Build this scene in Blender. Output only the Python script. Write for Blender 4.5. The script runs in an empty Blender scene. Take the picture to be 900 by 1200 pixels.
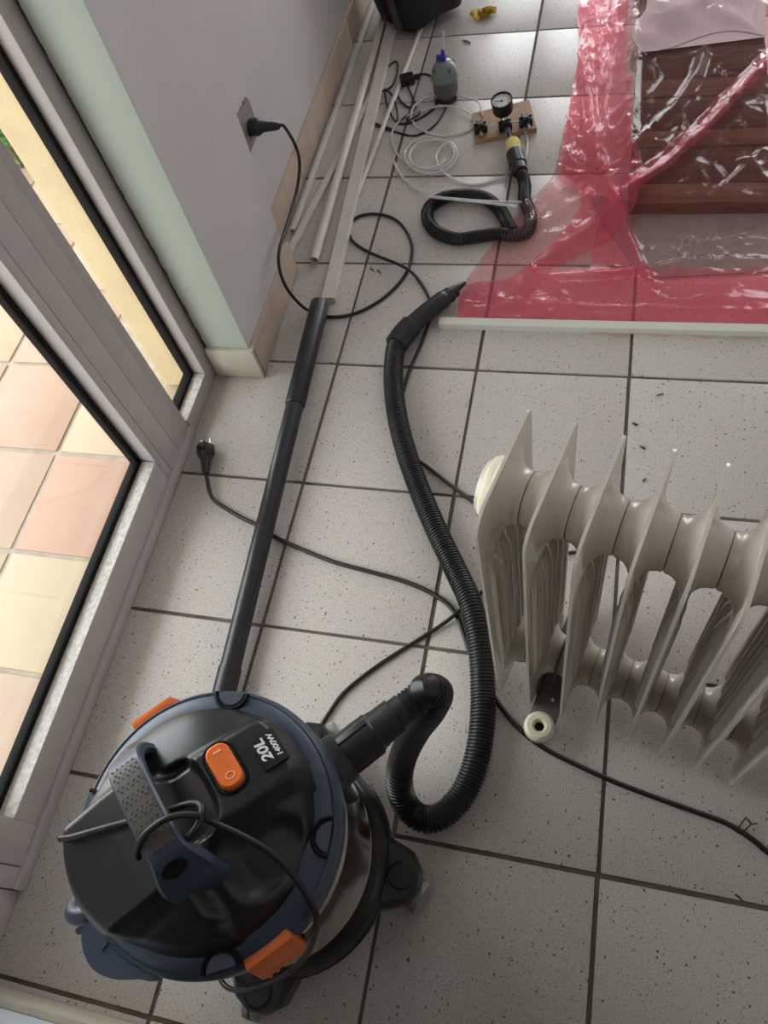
import bpy, bmesh, math, random
from mathutils import Vector, Matrix
from math import sin, cos, pi, radians, hypot, exp, atan2, degrees

# ------------------------------------------------------------------ camera
scn = bpy.context.scene
COL = scn.collection
CR = Matrix(((0.96591143, -0.08867007, 0.24321335),
             (0.19541806, 0.86593896, -0.46039277),
             (-0.16978485, 0.49222692, 0.85374807)))
CL = Vector((.5282, -2.2185, 1.24174))
CF = 907.165
cam_d = bpy.data.cameras.new('camera')
cam = bpy.data.objects.new('camera', cam_d)
COL.objects.link(cam)
cam_d.sensor_fit = 'VERTICAL'
cam_d.sensor_height = 36
cam_d.lens = CF * 36 / 1200
cam_d.clip_start = .01
cam.matrix_world = Matrix.Translation(CL) @ CR.to_4x4()
scn.camera = cam

# ------------------------------------------------------------------ light
world = bpy.data.worlds.new('overcast_sky')
scn.world = world
world.use_nodes = True
bg = world.node_tree.nodes['Background']
bg.inputs[0].default_value = (.93, .97, 1.0, 1)
bg.inputs[1].default_value = 5.0


def portal(name, loc, rot, sx, sy):
    l = bpy.data.lights.new(name, 'AREA')
    l.shape = 'RECTANGLE'
    l.size, l.size_y = sx, sy
    l.cycles.is_portal = True
    o = bpy.data.objects.new(name, l)
    o.location, o.rotation_euler = loc, rot
    COL.objects.link(o)


portal('door_daylight', (-.48, -1.75, 1.05), (0, radians(-90), 0), 2.2, 1.1)
portal('far_window_daylight', (.2, 2.68, 1.1), (radians(-90), 0, 0), .8, 2.2)
portal('far_window_daylight', (2.0, 2.68, 1.1), (radians(-90), 0, 0), 1.1, 2.2)  # sky through a second unseen opening, added for its light

vs = scn.view_settings
vs.view_transform = 'Standard'
vs.look = 'None'
vs.gamma = 1
vs.use_curve_mapping = False
vs.exposure = 0.42
scn.cycles.max_bounces = 14
scn.cycles.transparent_max_bounces = 24
scn.cycles.diffuse_bounces = 6
scn.cycles.caustics_reflective = False
scn.cycles.caustics_refractive = False

random.seed(7)


# ------------------------------------------------------------------ helpers
def at(u, v, z=0.):
    """point at height z that stands at pixel (u, v) of the 900 x 1200 frame"""
    d = CR @ Vector(((u - 450) / CF, (600 - v) / CF, -1))
    return CL + d * ((z - CL.z) / d.z)


def atx(u, v, x):
    d = CR @ Vector(((u - 450) / CF, (600 - v) / CF, -1))
    return CL + d * ((x - CL.x) / d.x)


def sstep(a, b, x):
    t = min(1, max(0, (x - a) / (b - a)))
    return t * t * (3 - 2 * t)


def lerp(a, b, t):
    return a + (b - a) * t


def thin_fresnel(N, L, ior, normal=None):
    """the same reflectance from either side of a thin sheet"""
    geo = N.new('ShaderNodeNewGeometry')
    r = N.new('ShaderNodeMapRange')
    r.inputs['To Min'].default_value = ior
    r.inputs['To Max'].default_value = 1 / ior
    L.new(geo.outputs['Backfacing'], r.inputs['Value'])
    fr = N.new('ShaderNodeFresnel')
    L.new(r.outputs[0], fr.inputs['IOR'])
    if normal:
        L.new(normal, fr.inputs['Normal'])
    return fr


class MB:
    def __init__(s):
        s.v, s.f = [], []

    def add(s, vs_, fs):
        n = len(s.v)
        s.v += [Vector(p) for p in vs_]
        s.f += [tuple(i + n for i in f) for f in fs]
        return s

    def merge(s, o, mat=None):
        return s.add([mat @ p if mat else p for p in o.v], o.f)

    def box(s, lo, hi, ch=0.0, m=None):
        x0, y0, z0 = lo
        x1, y1, z1 = hi
        if ch <= 0:
            P = [(x0, y0, z0), (x1, y0, z0), (x1, y1, z0), (x0, y1, z0), (x0, y0, z1), (x1, y0, z1), (x1, y1, z1), (x0, y1, z1)]
            Fc = [(0, 3, 2, 1), (4, 5, 6, 7), (0, 1, 5, 4), (1, 2, 6, 5), (2, 3, 7, 6), (3, 0, 4, 7)]
        else:
            bm = bmesh.new()
            bmesh.ops.create_cube(bm, size=1, matrix=Matrix.Translation(((x0 + x1) / 2, (y0 + y1) / 2, (z0 + z1) / 2)) @ Matrix.Diagonal((x1 - x0, y1 - y0, z1 - z0, 1)))
            bmesh.ops.bevel(bm, geom=list(bm.edges), offset=ch, segments=2, affect='EDGES', profile=.6)
            bm.verts.index_update()
            P = [p.co.copy() for p in bm.verts]
            Fc = [tuple(q.index for q in f.verts) for f in bm.faces]
            bm.free()
        if m:
            P = [m @ Vector(p) for p in P]
        return s.add(P, Fc)

    def tube(s, path, rad, n=12, cap=True, up=None):
        """path: list of Vectors; rad: number or list"""
        N = len(path)
        path = [Vector(p) for p in path]
        rads = rad if isinstance(rad, (list, tuple)) else [rad] * N
        tang = []
        for i in range(N):
            t = path[min(i + 1, N - 1)] - path[max(i - 1, 0)]
            if t.length < 1e-9:
                t = tang[-1] if tang else Vector((0, 0, 1))
            tang.append(t.normalized())
        a = Vector(up) if up else (Vector((0, 0, 1)) if abs(tang[0].z) < .9 else Vector((1, 0, 0)))
        a = (a - tang[0] * a.dot(tang[0])).normalized()
        V = []
        for i in range(N):
            t = tang[i]
            a = (a - t * a.dot(t))
            a = a.normalized() if a.length > 1e-9 else t.orthogonal().normalized()
            b = t.cross(a)
            for k in range(n):
                w = 2 * pi * k / n
                V.append(path[i] + (a * cos(w) + b * sin(w)) * rads[i])
        Fc = []
        for i in range(N - 1):
            for k in range(n):
                k2 = (k + 1) % n
                Fc.append((i * n + k, i * n + k2, (i + 1) * n + k2, (i + 1) * n + k))
        if cap:
            Fc.append(tuple(range(n - 1, -1, -1)))
            Fc.append(tuple((N - 1) * n + k for k in range(n)))
        return s.add(V, Fc)

    def lathe(s, prof, n=32, m=None, a0=0, a1=2 * pi, cap0=False, cap1=False):
        """prof: list of (r, z) turned about the z axis"""
        full = abs(a1 - a0 - 2 * pi) < 1e-6
        cnt = n if full else n + 1
        V = []
        for r, z in prof:
            for k in range(cnt):
                w = a0 + (a1 - a0) * k / n
                V.append(Vector((r * cos(w), r * sin(w), z)))
        Fc = []
        for i in range(len(prof) - 1):
            for k in range(n):
                k2 = (k + 1) % cnt
                Fc.append((i * cnt + k, i * cnt + k2, (i + 1) * cnt + k2, (i + 1) * cnt + k))
        if cap0:
            Fc.append(tuple(range(cnt - 1, -1, -1)))
        if cap1:
            Fc.append(tuple((len(prof) - 1) * cnt + k for k in range(cnt)))
        if m:
            V = [m @ p for p in V]
        return s.add(V, Fc)

    def prism(s, poly, z0, z1, m=None):
        n = len(poly)
        V = [Vector((p[0], p[1], z0)) for p in poly] + [Vector((p[0], p[1], z1)) for p in poly]
        Fc = [tuple(range(n - 1, -1, -1)), tuple(range(n, 2 * n))]
        for i in range(n):
            j = (i + 1) % n
            Fc.append((i, j, n + j, n + i))
        if m:
            V = [m @ p for p in V]
        return s.add(V, Fc)

    def grid(s, nu, nv, fn):
        V = [Vector(fn(i / nu, j / nv)) for j in range(nv + 1) for i in range(nu + 1)]
        Fc = [(j * (nu + 1) + i, j * (nu + 1) + i + 1, (j + 1) * (nu + 1) + i + 1, (j + 1) * (nu + 1) + i) for j in range(nv) for i in range(nu)]
        return s.add(V, Fc)

    def mesh(s, name, smooth=None, off=None):
        me = bpy.data.meshes.new(name)
        me.from_pydata([tuple(p - off) if off else tuple(p) for p in s.v], [], s.f)
        bm = bmesh.new()
        bm.from_mesh(me)
        bmesh.ops.remove_doubles(bm, verts=bm.verts, dist=1e-6)
        bmesh.ops.recalc_face_normals(bm, faces=bm.faces)
        bm.to_mesh(me)
        bm.free()
        if smooth is not None:
            for p in me.polygons:
                p.use_smooth = True
            me.set_sharp_from_angle(angle=radians(smooth))
        return me

    def build(s, name, mat, parent=None, smooth=None, world=False, loc=None):
        """parent given and world=True: the vertices are world points"""
        off = None
        if parent is not None and world:
            off = parent.location.copy()
            if parent.parent is not None:
                off = off + parent.parent.location
        if parent is None and loc is None:
            xs = [p.x for p in s.v]; ys = [p.y for p in s.v]; zs = [p.z for p in s.v]
            loc = Vector(((min(xs) + max(xs)) / 2, (min(ys) + max(ys)) / 2, min(zs)))
        if parent is None:
            off = Vector(loc)
        o = bpy.data.objects.new(name, s.mesh(name, smooth, off))
        if mat:
            o.data.materials.append(mat)
        COL.objects.link(o)
        if parent is None:
            o.location = loc
        else:
            o.parent = parent
        return o


def thing(name, label, cat, loc=(0, 0, 0), rz=0, group=None):
    o = bpy.data.objects.new(name, None)
    o.empty_display_size = .05
    COL.objects.link(o)
    o.location = loc
    o.rotation_euler = (0, 0, rz)
    return tag(o, label, cat, group)


def tag(o, label, cat, group=None):
    o['label'] = label
    o['category'] = cat
    if group:
        o['group'] = group
    return o


def struct(o):
    o['kind'] = 'structure'
    return o


def spline(pts, step=.01):
    """Catmull-Rom through pts, resampled at an even step"""
    P = [Vector(p) for p in pts]
    P = [P[0] * 2 - P[1]] + P + [P[-1] * 2 - P[-2]]
    out = []
    for i in range(1, len(P) - 2):
        p0, p1, p2, p3 = P[i - 1:i + 3]
        for k in range(24):
            t = k / 24
            out.append(.5 * ((2 * p1) + (p2 - p0) * t + (2 * p0 - 5 * p1 + 4 * p2 - p3) * t * t + (3 * p1 - p0 - 3 * p2 + p3) * t ** 3))
    out.append(P[-2])
    L = [0]
    for a, b in zip(out, out[1:]):
        L.append(L[-1] + (b - a).length)
    n = max(2, int(L[-1] / step))
    res, j = [], 0
    for k in range(n + 1):
        d = L[-1] * k / n
        while j < len(L) - 2 and L[j + 1] < d:
            j += 1
        t = (d - L[j]) / max(1e-9, L[j + 1] - L[j])
        res.append(out[j].lerp(out[j + 1], min(1, t)))
    return res


def corrugated(mb, pts, r, pitch=.0056, depth=.0022, n=18):
    path = spline(pts, pitch / 4)
    rads = [r - depth * (0, .0, .85, 1)[i % 4] for i in range(len(path))]
    return mb.tube(path, rads, n)


def floor_path(pts, r, lift=0):
    """(u, v[, height of the underside]) pixels of a cord lying on the floor"""
    return [at(p[0], p[1], r + (p[2] if len(p) > 2 else lift)) for p in pts]


# ------------------------------------------------------------------ materials
def nt(name):
    m = bpy.data.materials.new(name)
    m.use_nodes = True
    return m, m.node_tree.nodes, m.node_tree.links, m.node_tree.nodes['Principled BSDF']


def mat(name, col, rough=.5, metal=0., var=0., vscale=30., bump=0., bscale=200., spec=.5, dust=0., dustcol=(.45, .42, .38), coat=0.):
    m, N, L, P = nt(name)
    P.inputs['Base Color'].default_value = (*col, 1)
    P.inputs['Roughness'].default_value = rough
    P.inputs['Metallic'].default_value = metal
    P.inputs['Specular IOR Level'].default_value = spec
    P.inputs['Coat Weight'].default_value = coat
    P.inputs['Coat Roughness'].default_value = .1
    geo = N.new('ShaderNodeNewGeometry')
    src = None
    if var > 0:
        t = N.new('ShaderNodeTexNoise')
        t.inputs['Scale'].default_value = vscale
        t.inputs['Detail'].default_value = 5
        L.new(geo.outputs['Position'], t.inputs['Vector'])
        r = N.new('ShaderNodeMapRange')
        r.inputs['From Min'].default_value = .3
        r.inputs['From Max'].default_value = .7
        r.inputs['To Min'].default_value = 1 - var
        r.inputs['To Max'].default_value = 1 + var
        L.new(t.outputs['Fac'], r.inputs['Value'])
        mx = N.new('ShaderNodeMix')
        mx.data_type = 'RGBA'
        mx.blend_type = 'MULTIPLY'
        mx.inputs[0].default_value = 1
        mx.inputs[6].default_value = (*col, 1)
        L.new(r.outputs[0], mx.inputs[7])
        src = mx.outputs[2]
    if dust > 0:
        t = N.new('ShaderNodeTexNoise')
        t.inputs['Scale'].default_value = 260
        t.inputs['Detail'].default_value = 3
        L.new(geo.outputs['Position'], t.inputs['Vector'])
        r = N.new('ShaderNodeMapRange')
        r.inputs['From Min'].default_value = .66
        r.inputs['From Max'].default_value = .74
        L.new(t.outputs['Fac'], r.inputs['Value'])
        t2 = N.new('ShaderNodeTexNoise')
        t2.inputs['Scale'].default_value = 14
        L.new(geo.outputs['Position'], t2.inputs['Vector'])
        mlt = N.new('ShaderNodeMath')
        mlt.operation = 'MULTIPLY_ADD'
        mlt.inputs[1].default_value = dust * .35
        L.new(t2.outputs['Fac'], mlt.inputs[0])
        m2 = N.new('ShaderNodeMath')
        m2.operation = 'MULTIPLY'
        m2.inputs[1].default_value = dust * .6
        L.new(r.outputs[0], m2.inputs[0])
        L.new(m2.outputs[0], mlt.inputs[2])
        mx = N.new('ShaderNodeMix')
        mx.data_type = 'RGBA'
        L.new(mlt.outputs[0], mx.inputs[0])
        if src:
            L.new(src, mx.inputs[6])
        else:
            mx.inputs[6].default_value = (*col, 1)
        mx.inputs[7].default_value = (*dustcol, 1)
        src = mx.outputs[2]
    if src:
        L.new(src, P.inputs['Base Color'])
    if bump > 0:
        t = N.new('ShaderNodeTexNoise')
        t.inputs['Scale'].default_value = bscale
        t.inputs['Detail'].default_value = 3
        L.new(geo.outputs['Position'], t.inputs['Vector'])
        b = N.new('ShaderNodeBump')
        b.inputs['Strength'].default_value = bump
        b.inputs['Distance'].default_value = .002
        L.new(t.outputs['Fac'], b.inputs['Height'])
        L.new(b.outputs['Normal'], P.inputs['Normal'])
    return m


def tile_material():
    m, N, L, P = nt('speckled_tile')
    geo = N.new('ShaderNodeNewGeometry')
    oi = N.new('ShaderNodeObjectInfo')

    def specks(scale, tmin, tmax, rnd_cut):
        nz = N.new('ShaderNodeTexNoise')
        nz.inputs['Scale'].default_value = scale * 2.2
        L.new(geo.outputs['Position'], nz.inputs['Vector'])
        dv = N.new('ShaderNodeVectorMath')
        dv.operation = 'MULTIPLY_ADD'
        dv.inputs[1].default_value = (.7 / scale, .7 / scale, 0)
        L.new(nz.outputs['Color'], dv.inputs[0])
        L.new(geo.outputs['Position'], dv.inputs[2])
        v = N.new('ShaderNodeTexVoronoi')
        v.voronoi_dimensions = '2D'
        v.inputs['Scale'].default_value = scale
        L.new(dv.outputs[0], v.inputs['Vector'])
        sep = N.new('ShaderNodeSeparateColor')
        L.new(v.outputs['Color'], sep.inputs[0])
        r = N.new('ShaderNodeMapRange')
        r.inputs['From Min'].default_value = rnd_cut
        r.inputs['From Max'].default_value = 1
        r.inputs['To Min'].default_value = tmin
        r.inputs['To Max'].default_value = tmax
        L.new(sep.outputs[0], r.inputs['Value'])
        lt = N.new('ShaderNodeMath')
        lt.operation = 'LESS_THAN'
        L.new(v.outputs['Distance'], lt.inputs[0])
        L.new(r.outputs[0], lt.inputs[1])
        gt = N.new('ShaderNodeMath')
        gt.operation = 'GREATER_THAN'
        gt.inputs[1].default_value = rnd_cut
        L.new(sep.outputs[0], gt.inputs[0])
        mu = N.new('ShaderNodeMath')
        mu.operation = 'MULTIPLY'
        L.new(lt.outputs[0], mu.inputs[0])
        L.new(gt.outputs[0], mu.inputs[1])
        return mu.outputs[0], sep.outputs[1]
    base = N.new('ShaderNodeTexNoise')
    base.inputs['Scale'].default_value = 420
    base.inputs['Detail'].default_value = 4
    L.new(geo.outputs['Position'], base.inputs['Vector'])
    ramp = N.new('ShaderNodeValToRGB')
    ramp.color_ramp.elements[0].position = .33
    ramp.color_ramp.elements[0].color = (.475, .438, .402, 1)
    ramp.color_ramp.elements[1].position = .66
    ramp.color_ramp.elements[1].color = (.63, .588, .545, 1)
    L.new(base.outputs['Fac'], ramp.inputs[0])
    # each tile a little lighter or darker
    rr = N.new('ShaderNodeMapRange')
    rr.inputs['To Min'].default_value = .96
    rr.inputs['To Max'].default_value = 1.04
    L.new(oi.outputs['Random'], rr.inputs['Value'])
    mv = N.new('ShaderNodeMix')
    mv.data_type = 'RGBA'
    mv.blend_type = 'MULTIPLY'
    mv.inputs[0].default_value = 1
    L.new(ramp.outputs[0], mv.inputs[6])
    L.new(rr.outputs[0], mv.inputs[7])
    cur = mv.outputs[2]
    for scale, a, b, cut, col in ((105, .04, .155, .78, (.10, .07, .055, 1)), (230, .06, .21, .72, (.27, .225, .19, 1)), (64, .03, .075, .74, (.05, .036, .03, 1))):
        f, _ = specks(scale, a, b, cut)
        mx = N.new('ShaderNodeMix')
        mx.data_type = 'RGBA'
        L.new(f, mx.inputs[0])
        L.new(cur, mx.inputs[6])
        mx.inputs[7].default_value = col
        cur = mx.outputs[2]
    L.new(cur, P.inputs['Base Color'])
    P.inputs['Roughness'].default_value = .3
    P.inputs['Specular IOR Level'].default_value = .45
    bn = N.new('ShaderNodeTexNoise')
    bn.inputs['Scale'].default_value = 160
    L.new(geo.outputs['Position'], bn.inputs['Vector'])
    b = N.new('ShaderNodeBump')
    b.inputs['Strength'].default_value = .12
    b.inputs['Distance'].default_value = .001
    L.new(bn.outputs['Fac'], b.inputs['Height'])
    L.new(b.outputs['Normal'], P.inputs['Normal'])
    return m


def patio_material():
    m, N, L, P = nt('terracotta_tile')
    geo = N.new('ShaderNodeNewGeometry')
    oi = N.new('ShaderNodeObjectInfo')
    ramp = N.new('ShaderNodeValToRGB')
    e = ramp.color_ramp.elements
    e[0].position, e[0].color = 0, (.37, .225, .16, 1)
    e[1].position, e[1].color = 1, (.41, .325, .22, 1)
    k = e.new(.5)
    k.color = (.39, .275, .21, 1)
    t = N.new('ShaderNodeTexNoise')
    t.inputs['Scale'].default_value = 11
    t.inputs['Detail'].default_value = 9
    L.new(geo.outputs['Position'], t.inputs['Vector'])
    a = N.new('ShaderNodeMath')
    a.operation = 'MULTIPLY_ADD'
    a.inputs[1].default_value = .7
    a.use_clamp = True
    L.new(t.outputs['Fac'], a.inputs[0])
    s = N.new('ShaderNodeMath')
    s.operation = 'MULTIPLY_ADD'
    s.inputs[1].default_value = 1.1
    s.inputs[2].default_value = -.4
    L.new(oi.outputs['Random'], s.inputs[0])
    L.new(s.outputs[0], a.inputs[2])
    L.new(a.outputs[0], ramp.inputs[0])
    L.new(ramp.outputs[0], P.inputs['Base Color'])
    P.inputs['Roughness'].default_value = .7
    return m


def film_material(name, tint, scatter, gloss=.16, body=.12):
    m, N, L, P = nt(name)
    N.remove(P)
    out = [n for n in N if n.type == 'OUTPUT_MATERIAL'][0]
    geo = N.new('ShaderNodeNewGeometry')
    tr = N.new('ShaderNodeBsdfTransparent')
    tr.inputs[0].default_value = (*tint, 1)
    df = N.new('ShaderNodeBsdfDiffuse')
    df.inputs[0].default_value = (*scatter, 1)
    gl = N.new('ShaderNodeBsdfGlossy')
    gl.inputs[0].default_value = (1, 1, 1, 1)
    gl.inputs['Roughness'].default_value = gloss
    t = N.new('ShaderNodeTexNoise')
    t.inputs['Scale'].default_value = 24
    t.inputs['Detail'].default_value = 4
    t.inputs['Distortion'].default_value = 1.6
    L.new(geo.outputs['Position'], t.inputs['Vector'])
    b = N.new('ShaderNodeBump')
    b.inputs['Strength'].default_value = .22
    b.inputs['Distance'].default_value = .006
    L.new(t.outputs['Fac'], b.inputs['Height'])
    L.new(b.outputs['Normal'], gl.inputs['Normal'])
    m1 = N.new('ShaderNodeMixShader')
    m1.inputs[0].default_value = body
    L.new(tr.outputs[0], m1.inputs[1])
    L.new(df.outputs[0], m1.inputs[2])
    fr = thin_fresnel(N, L, 1.24, b.outputs['Normal'])
    m2 = N.new('ShaderNodeMixShader')
    L.new(fr.outputs[0], m2.inputs[0])
    L.new(m1.outputs[0], m2.inputs[1])
    L.new(gl.outputs[0], m2.inputs[2])
    L.new(m2.outputs[0], out.inputs['Surface'])
    return m


def clear_material(name, tint=(.97, .98, .97), refl=1.45, body=0., bodycol=(.9, .9, .88), rough=.03):
    m, N, L, P = nt(name)
    N.remove(P)
    out = [n for n in N if n.type == 'OUTPUT_MATERIAL'][0]
    tr = N.new('ShaderNodeBsdfTransparent')
    tr.inputs[0].default_value = (*tint, 1)
    gl = N.new('ShaderNodeBsdfGlossy')
    gl.inputs['Roughness'].default_value = rough
    fr = thin_fresnel(N, L, refl)
    m2 = N.new('ShaderNodeMixShader')
    L.new(fr.outputs[0], m2.inputs[0])
    src = tr.outputs[0]
    if body > 0:
        df = N.new('ShaderNodeBsdfDiffuse')
        df.inputs[0].default_value = (*bodycol, 1)
        m1 = N.new('ShaderNodeMixShader')
        m1.inputs[0].default_value = body
        L.new(tr.outputs[0], m1.inputs[1])
        L.new(df.outputs[0], m1.inputs[2])
        src = m1.outputs[0]
    L.new(src, m2.inputs[1])
    L.new(gl.outputs[0], m2.inputs[2])
    L.new(m2.outputs[0], out.inputs['Surface'])
    return m


def wood_material(name, c0, c1):
    m, N, L, P = nt(name)
    tc = N.new('ShaderNodeTexCoord')
    mp = N.new('ShaderNodeMapping')
    mp.inputs['Scale'].default_value = (3, 60, 60)
    L.new(tc.outputs['Object'], mp.inputs[0])
    t = N.new('ShaderNodeTexNoise')
    t.inputs['Scale'].default_value = 2
    t.inputs['Detail'].default_value = 5
    L.new(mp.outputs[0], t.inputs['Vector'])
    r = N.new('ShaderNodeValToRGB')
    r.color_ramp.elements[0].position = .3
    r.color_ramp.elements[0].color = (*c0, 1)
    r.color_ramp.elements[1].position = .7
    r.color_ramp.elements[1].color = (*c1, 1)
    L.new(t.outputs['Fac'], r.inputs[0])
    L.new(r.outputs[0], P.inputs['Base Color'])
    P.inputs['Roughness'].default_value = .75
    P.inputs['Specular IOR Level'].default_value = .12
    return m


M = dict(
    tile=tile_material(),
    grout=mat('grout', (.15, .125, .10), .9, var=.3, vscale=20, bump=.3),
    patio=patio_material(),
    patio_grout=mat('patio_grout', (.36, .315, .26), .9, var=.15),
    wall=mat('white_paint', (.60, .575, .575), .7, var=.04, vscale=5, bump=.35, bscale=150),
    mint=mat('mint_paint', (.57, .615, .55), .6, var=.04, vscale=6, bump=.2, bscale=130),
    blue_wall=mat('pale_blue_paint', (.62, .66, .70), .6, var=.03, vscale=4, bump=.15),
    yellow=mat('yellow_render', (.52, .405, .235), .8, var=.12, vscale=7, bump=.3, bscale=120),
    passage=mat('added_passage_paint', (.30, .27, .24), .8),  # dark walls of the added passage, keep bounced light low
    ceiling=mat('ceiling_paint', (.75, .74, .72), .8),
    bb_cream=mat('cream_baseboard', (.60, .55, .44), .4, var=.08, vscale=25, dust=.25, dustcol=(.3, .25, .18)),
    bb_beige=mat('beige_baseboard', (.56, .435, .345), .4, var=.08, vscale=25, dust=.2, dustcol=(.3, .25, .18)),
    dirt=mat('dark_joint', (.06, .05, .045), .9, var=.4, vscale=60),
    alu=mat('grey_lacquer', (.52, .47, .46), .36, var=.05, vscale=20, bump=.05),
    alu_dusty=mat('dusty_ledge', (.62, .59, .54), .75, var=.22, vscale=120, bump=.4, bscale=300),
    rubber=mat('black_rubber', (.010, .009, .009), .8, spec=.2),
    glass=clear_material('window_glass', (.97, .985, .975), 1.45),
    black=mat('black_plastic', (.012, .012, .013), .34, bump=.05, bscale=400, dust=.03, dustcol=(.3, .28, .25)),
    vac_black=mat('vac_black_plastic', (.013, .0135, .0145), .30, var=.2, vscale=12, bump=.06, bscale=500, dust=.07, dustcol=(.26, .25, .23)),
    hose=mat('hose_black', (.009, .009, .009), .36),
    cord=mat('cord_black', (.014, .012, .011), .45),
    blue=mat('navy_plastic', (.037, .051, .083), .36, var=.12, vscale=18, dust=.10, dustcol=(.3, .29, .28)),
    orange=mat('orange_plastic', (.82, .17, .03), .33, var=.1, vscale=40, dust=.15, dustcol=(.35, .15, .08)),
    steel=mat('polished_steel', (.66, .62, .57), .16, metal=1., bump=.12, bscale=9),
    grip=mat('grip_grey', (.06, .054, .046), .6, var=.2, vscale=200),
    wheel=mat('grey_wheel', (.27, .265, .25), .45),
    rad=mat('radiator_cream', (.60, .555, .485), .25, var=.05, vscale=12, coat=.35, dust=.06, dustcol=(.3, .25, .2)),
    ivory=mat('ivory_plastic', (.72, .66, .50), .4),
    rad_grey=mat('bracket_grey', (.13, .12, .11), .4, metal=.3),
    white=mat('white_pvc', (.66, .62, .57), .4, var=.05, vscale=15),
    offwhite=mat('white_bar', (.62, .62, .54), .35),
    pink_film=film_material('pink_film', (.985, .865, .865), (.95, .30, .34), .07, .03),
    pink_fold=film_material('pink_film_folded', (.99, .66, .70), (.98, .20, .29), .07, .2),
    wood_dark=wood_material('dark_wood', (.050, .018, .011), (.095, .036, .022)),
    wood_mid=wood_material('mid_wood', (.095, .040, .021), (.16, .072, .038)),
    felt=mat('white_felt', (.72, .70, .74), .9, bump=.6, bscale=90),
    mesh_grey=mat('grey_cloth', (.27, .25, .235), .8, var=.1, vscale=30, bump=.4, bscale=220),
    board=mat('plywood', (.42, .25, .14), .6, var=.12, vscale=40),
    brass=mat('nickel', (.62, .55, .45), .25, metal=1.),
    dial=mat('dial_white', (.75, .78, .78), .4),
    blue_bright=mat('blue_fitting', (.03, .05, .42), .35),
    foam=mat('yellow_foam', (.72, .60, .22), .85, var=.15, vscale=120, bump=.6, bscale=200),
    clear_tube=clear_material('clear_hose', (.93, .94, .92), 1.5, .5, (.9, .9, .88), .08),
    pump_dome=mat('grey_green_plastic', (.20, .24, .235), .3, var=.06),
    pump_body=mat('grey_plastic', (.13, .125, .125), .45),
    pump_foot=mat('dark_rubber', (.02, .018, .018), .6),
    bag=mat('black_nylon', (.012, .012, .013), .7, bump=.5, bscale=300),
    bag_strap=mat('grey_webbing', (.06, .06, .062), .7),
    yellow_paper=mat('yellow_paper', (.72, .52, .08), .7, var=.2, vscale=80),
    plate=mat('worn_metal_plate', (.34, .30, .28), .45, metal=.4, var=.1),
    white_print=mat('white_print', (.72, .72, .70), .5),
    label_black=mat('label_black', (.008, .008, .009), .25),
    twig=mat('dry_twig', (.10, .05, .03), .8),
    leaf=mat('leaf_green', (.10, .22, .05), .6, var=.3, vscale=30),
    bark=mat('shrub_stem', (.12, .08, .05), .8),
    chip=mat('dark_chip', (.03, .028, .026), .6),
)

# ------------------------------------------------------------------ the room
T = .30
XW = -.235           # face of the set-back wall
XP = -.165           # face of the pillar beside the door
YP0, YP1 = -1.234, -.945
XOUT = -.403
X1, Y0, Y1, ZC = 2.6, -2.41, 2.6, 2.5
fl = struct(MB().box((-.3135, -4.2, -.12), (X1 + .1, Y1 + .1, -.004)).build('floor', M['grout'], loc=(0, 0, 0)))
tm = MB().box((-.1467, -.1467, -.009), (.1467, .1467, 0), .0014).mesh('floor_tile', 40)
tm.materials.append(M['tile'])
for i in range(-1, 10):
    for j in range(-14, 9):
        if j * T + T > Y1 or i * T + T > X1 or (j < -9 and not -1 < i < 4):
            continue
        o = bpy.data.objects.new('floor_tile', tm)
        COL.objects.link(o)
        o.parent = fl
        o.location = (i * T + T / 2 + random.uniform(-.0006, .0006), j * T + T / 2 + random.uniform(-.0006, .0006), random.uniform(-.0006, 0))
        o.rotation_euler = (0, 0, random.uniform(-.0015, .0015))

# left wall: pillar by the door, the set-back stretch beyond it and the lintel over the door
w = MB()
w.box((XOUT, YP0, 0), (XP, YP1, ZC))
w.box((XOUT, YP1 - .001, 0), (XW, Y1, ZC))
w.box((XOUT, Y0, 2.2), (XP, YP0 + .001, ZC))
w.box((XOUT, Y0 - .15, 0), (-.3, -2.285, 2.201))
wl = struct(w.build('wall_left', M['wall'], loc=(XP, YP0, 0)))
# painted plaster on the reveal, inside (mint) and outside (yellow)
rv = MB().box((-.262, YP0 - .006, 0), (XP + .0005, YP0, 2.2), .0012)
struct(rv.build('trim_1', M['mint'], loc=(XP, YP0, 0), smooth=40))
rv = MB().box((XOUT - .02, YP0 - .001, -.06), (-.318, YP0 + .02, 2.2), .003)
rv.box((XOUT - .02, YP0, -.06), (XOUT + .001, Y1, 2.6))
struct(rv.build('trim_2', M['yellow'], loc=(XOUT, YP0, -.06)))
# ragged dark joint between door frame and plaster
jm = MB()
zz = .085
while zz < 2.1:
    h = random.uniform(.008, .03)
    k = random.uniform(.0012, .0042) * (1.0 if zz < .35 else .6)
    jm.box((-.2635, YP0 - .006 - .004, zz), (-.2635 + k, YP0 - .0055, zz + h))
    zz += h * .9
struct(jm.build('trim_3', M['dirt'], loc=(-.2635, YP0, .085)))
wn = MB().box((XOUT, Y0 - .15, 0), (.10, Y0 - .012, ZC)).box((1.10, Y0 - .15, 0), (X1, Y0 - .012, ZC)).box((.10, Y0 - .15, 2.1), (1.10, Y0 - .012, ZC))
struct(wn.build('wall_near', M['blue_wall'], loc=(0, Y0, 0)))
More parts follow.
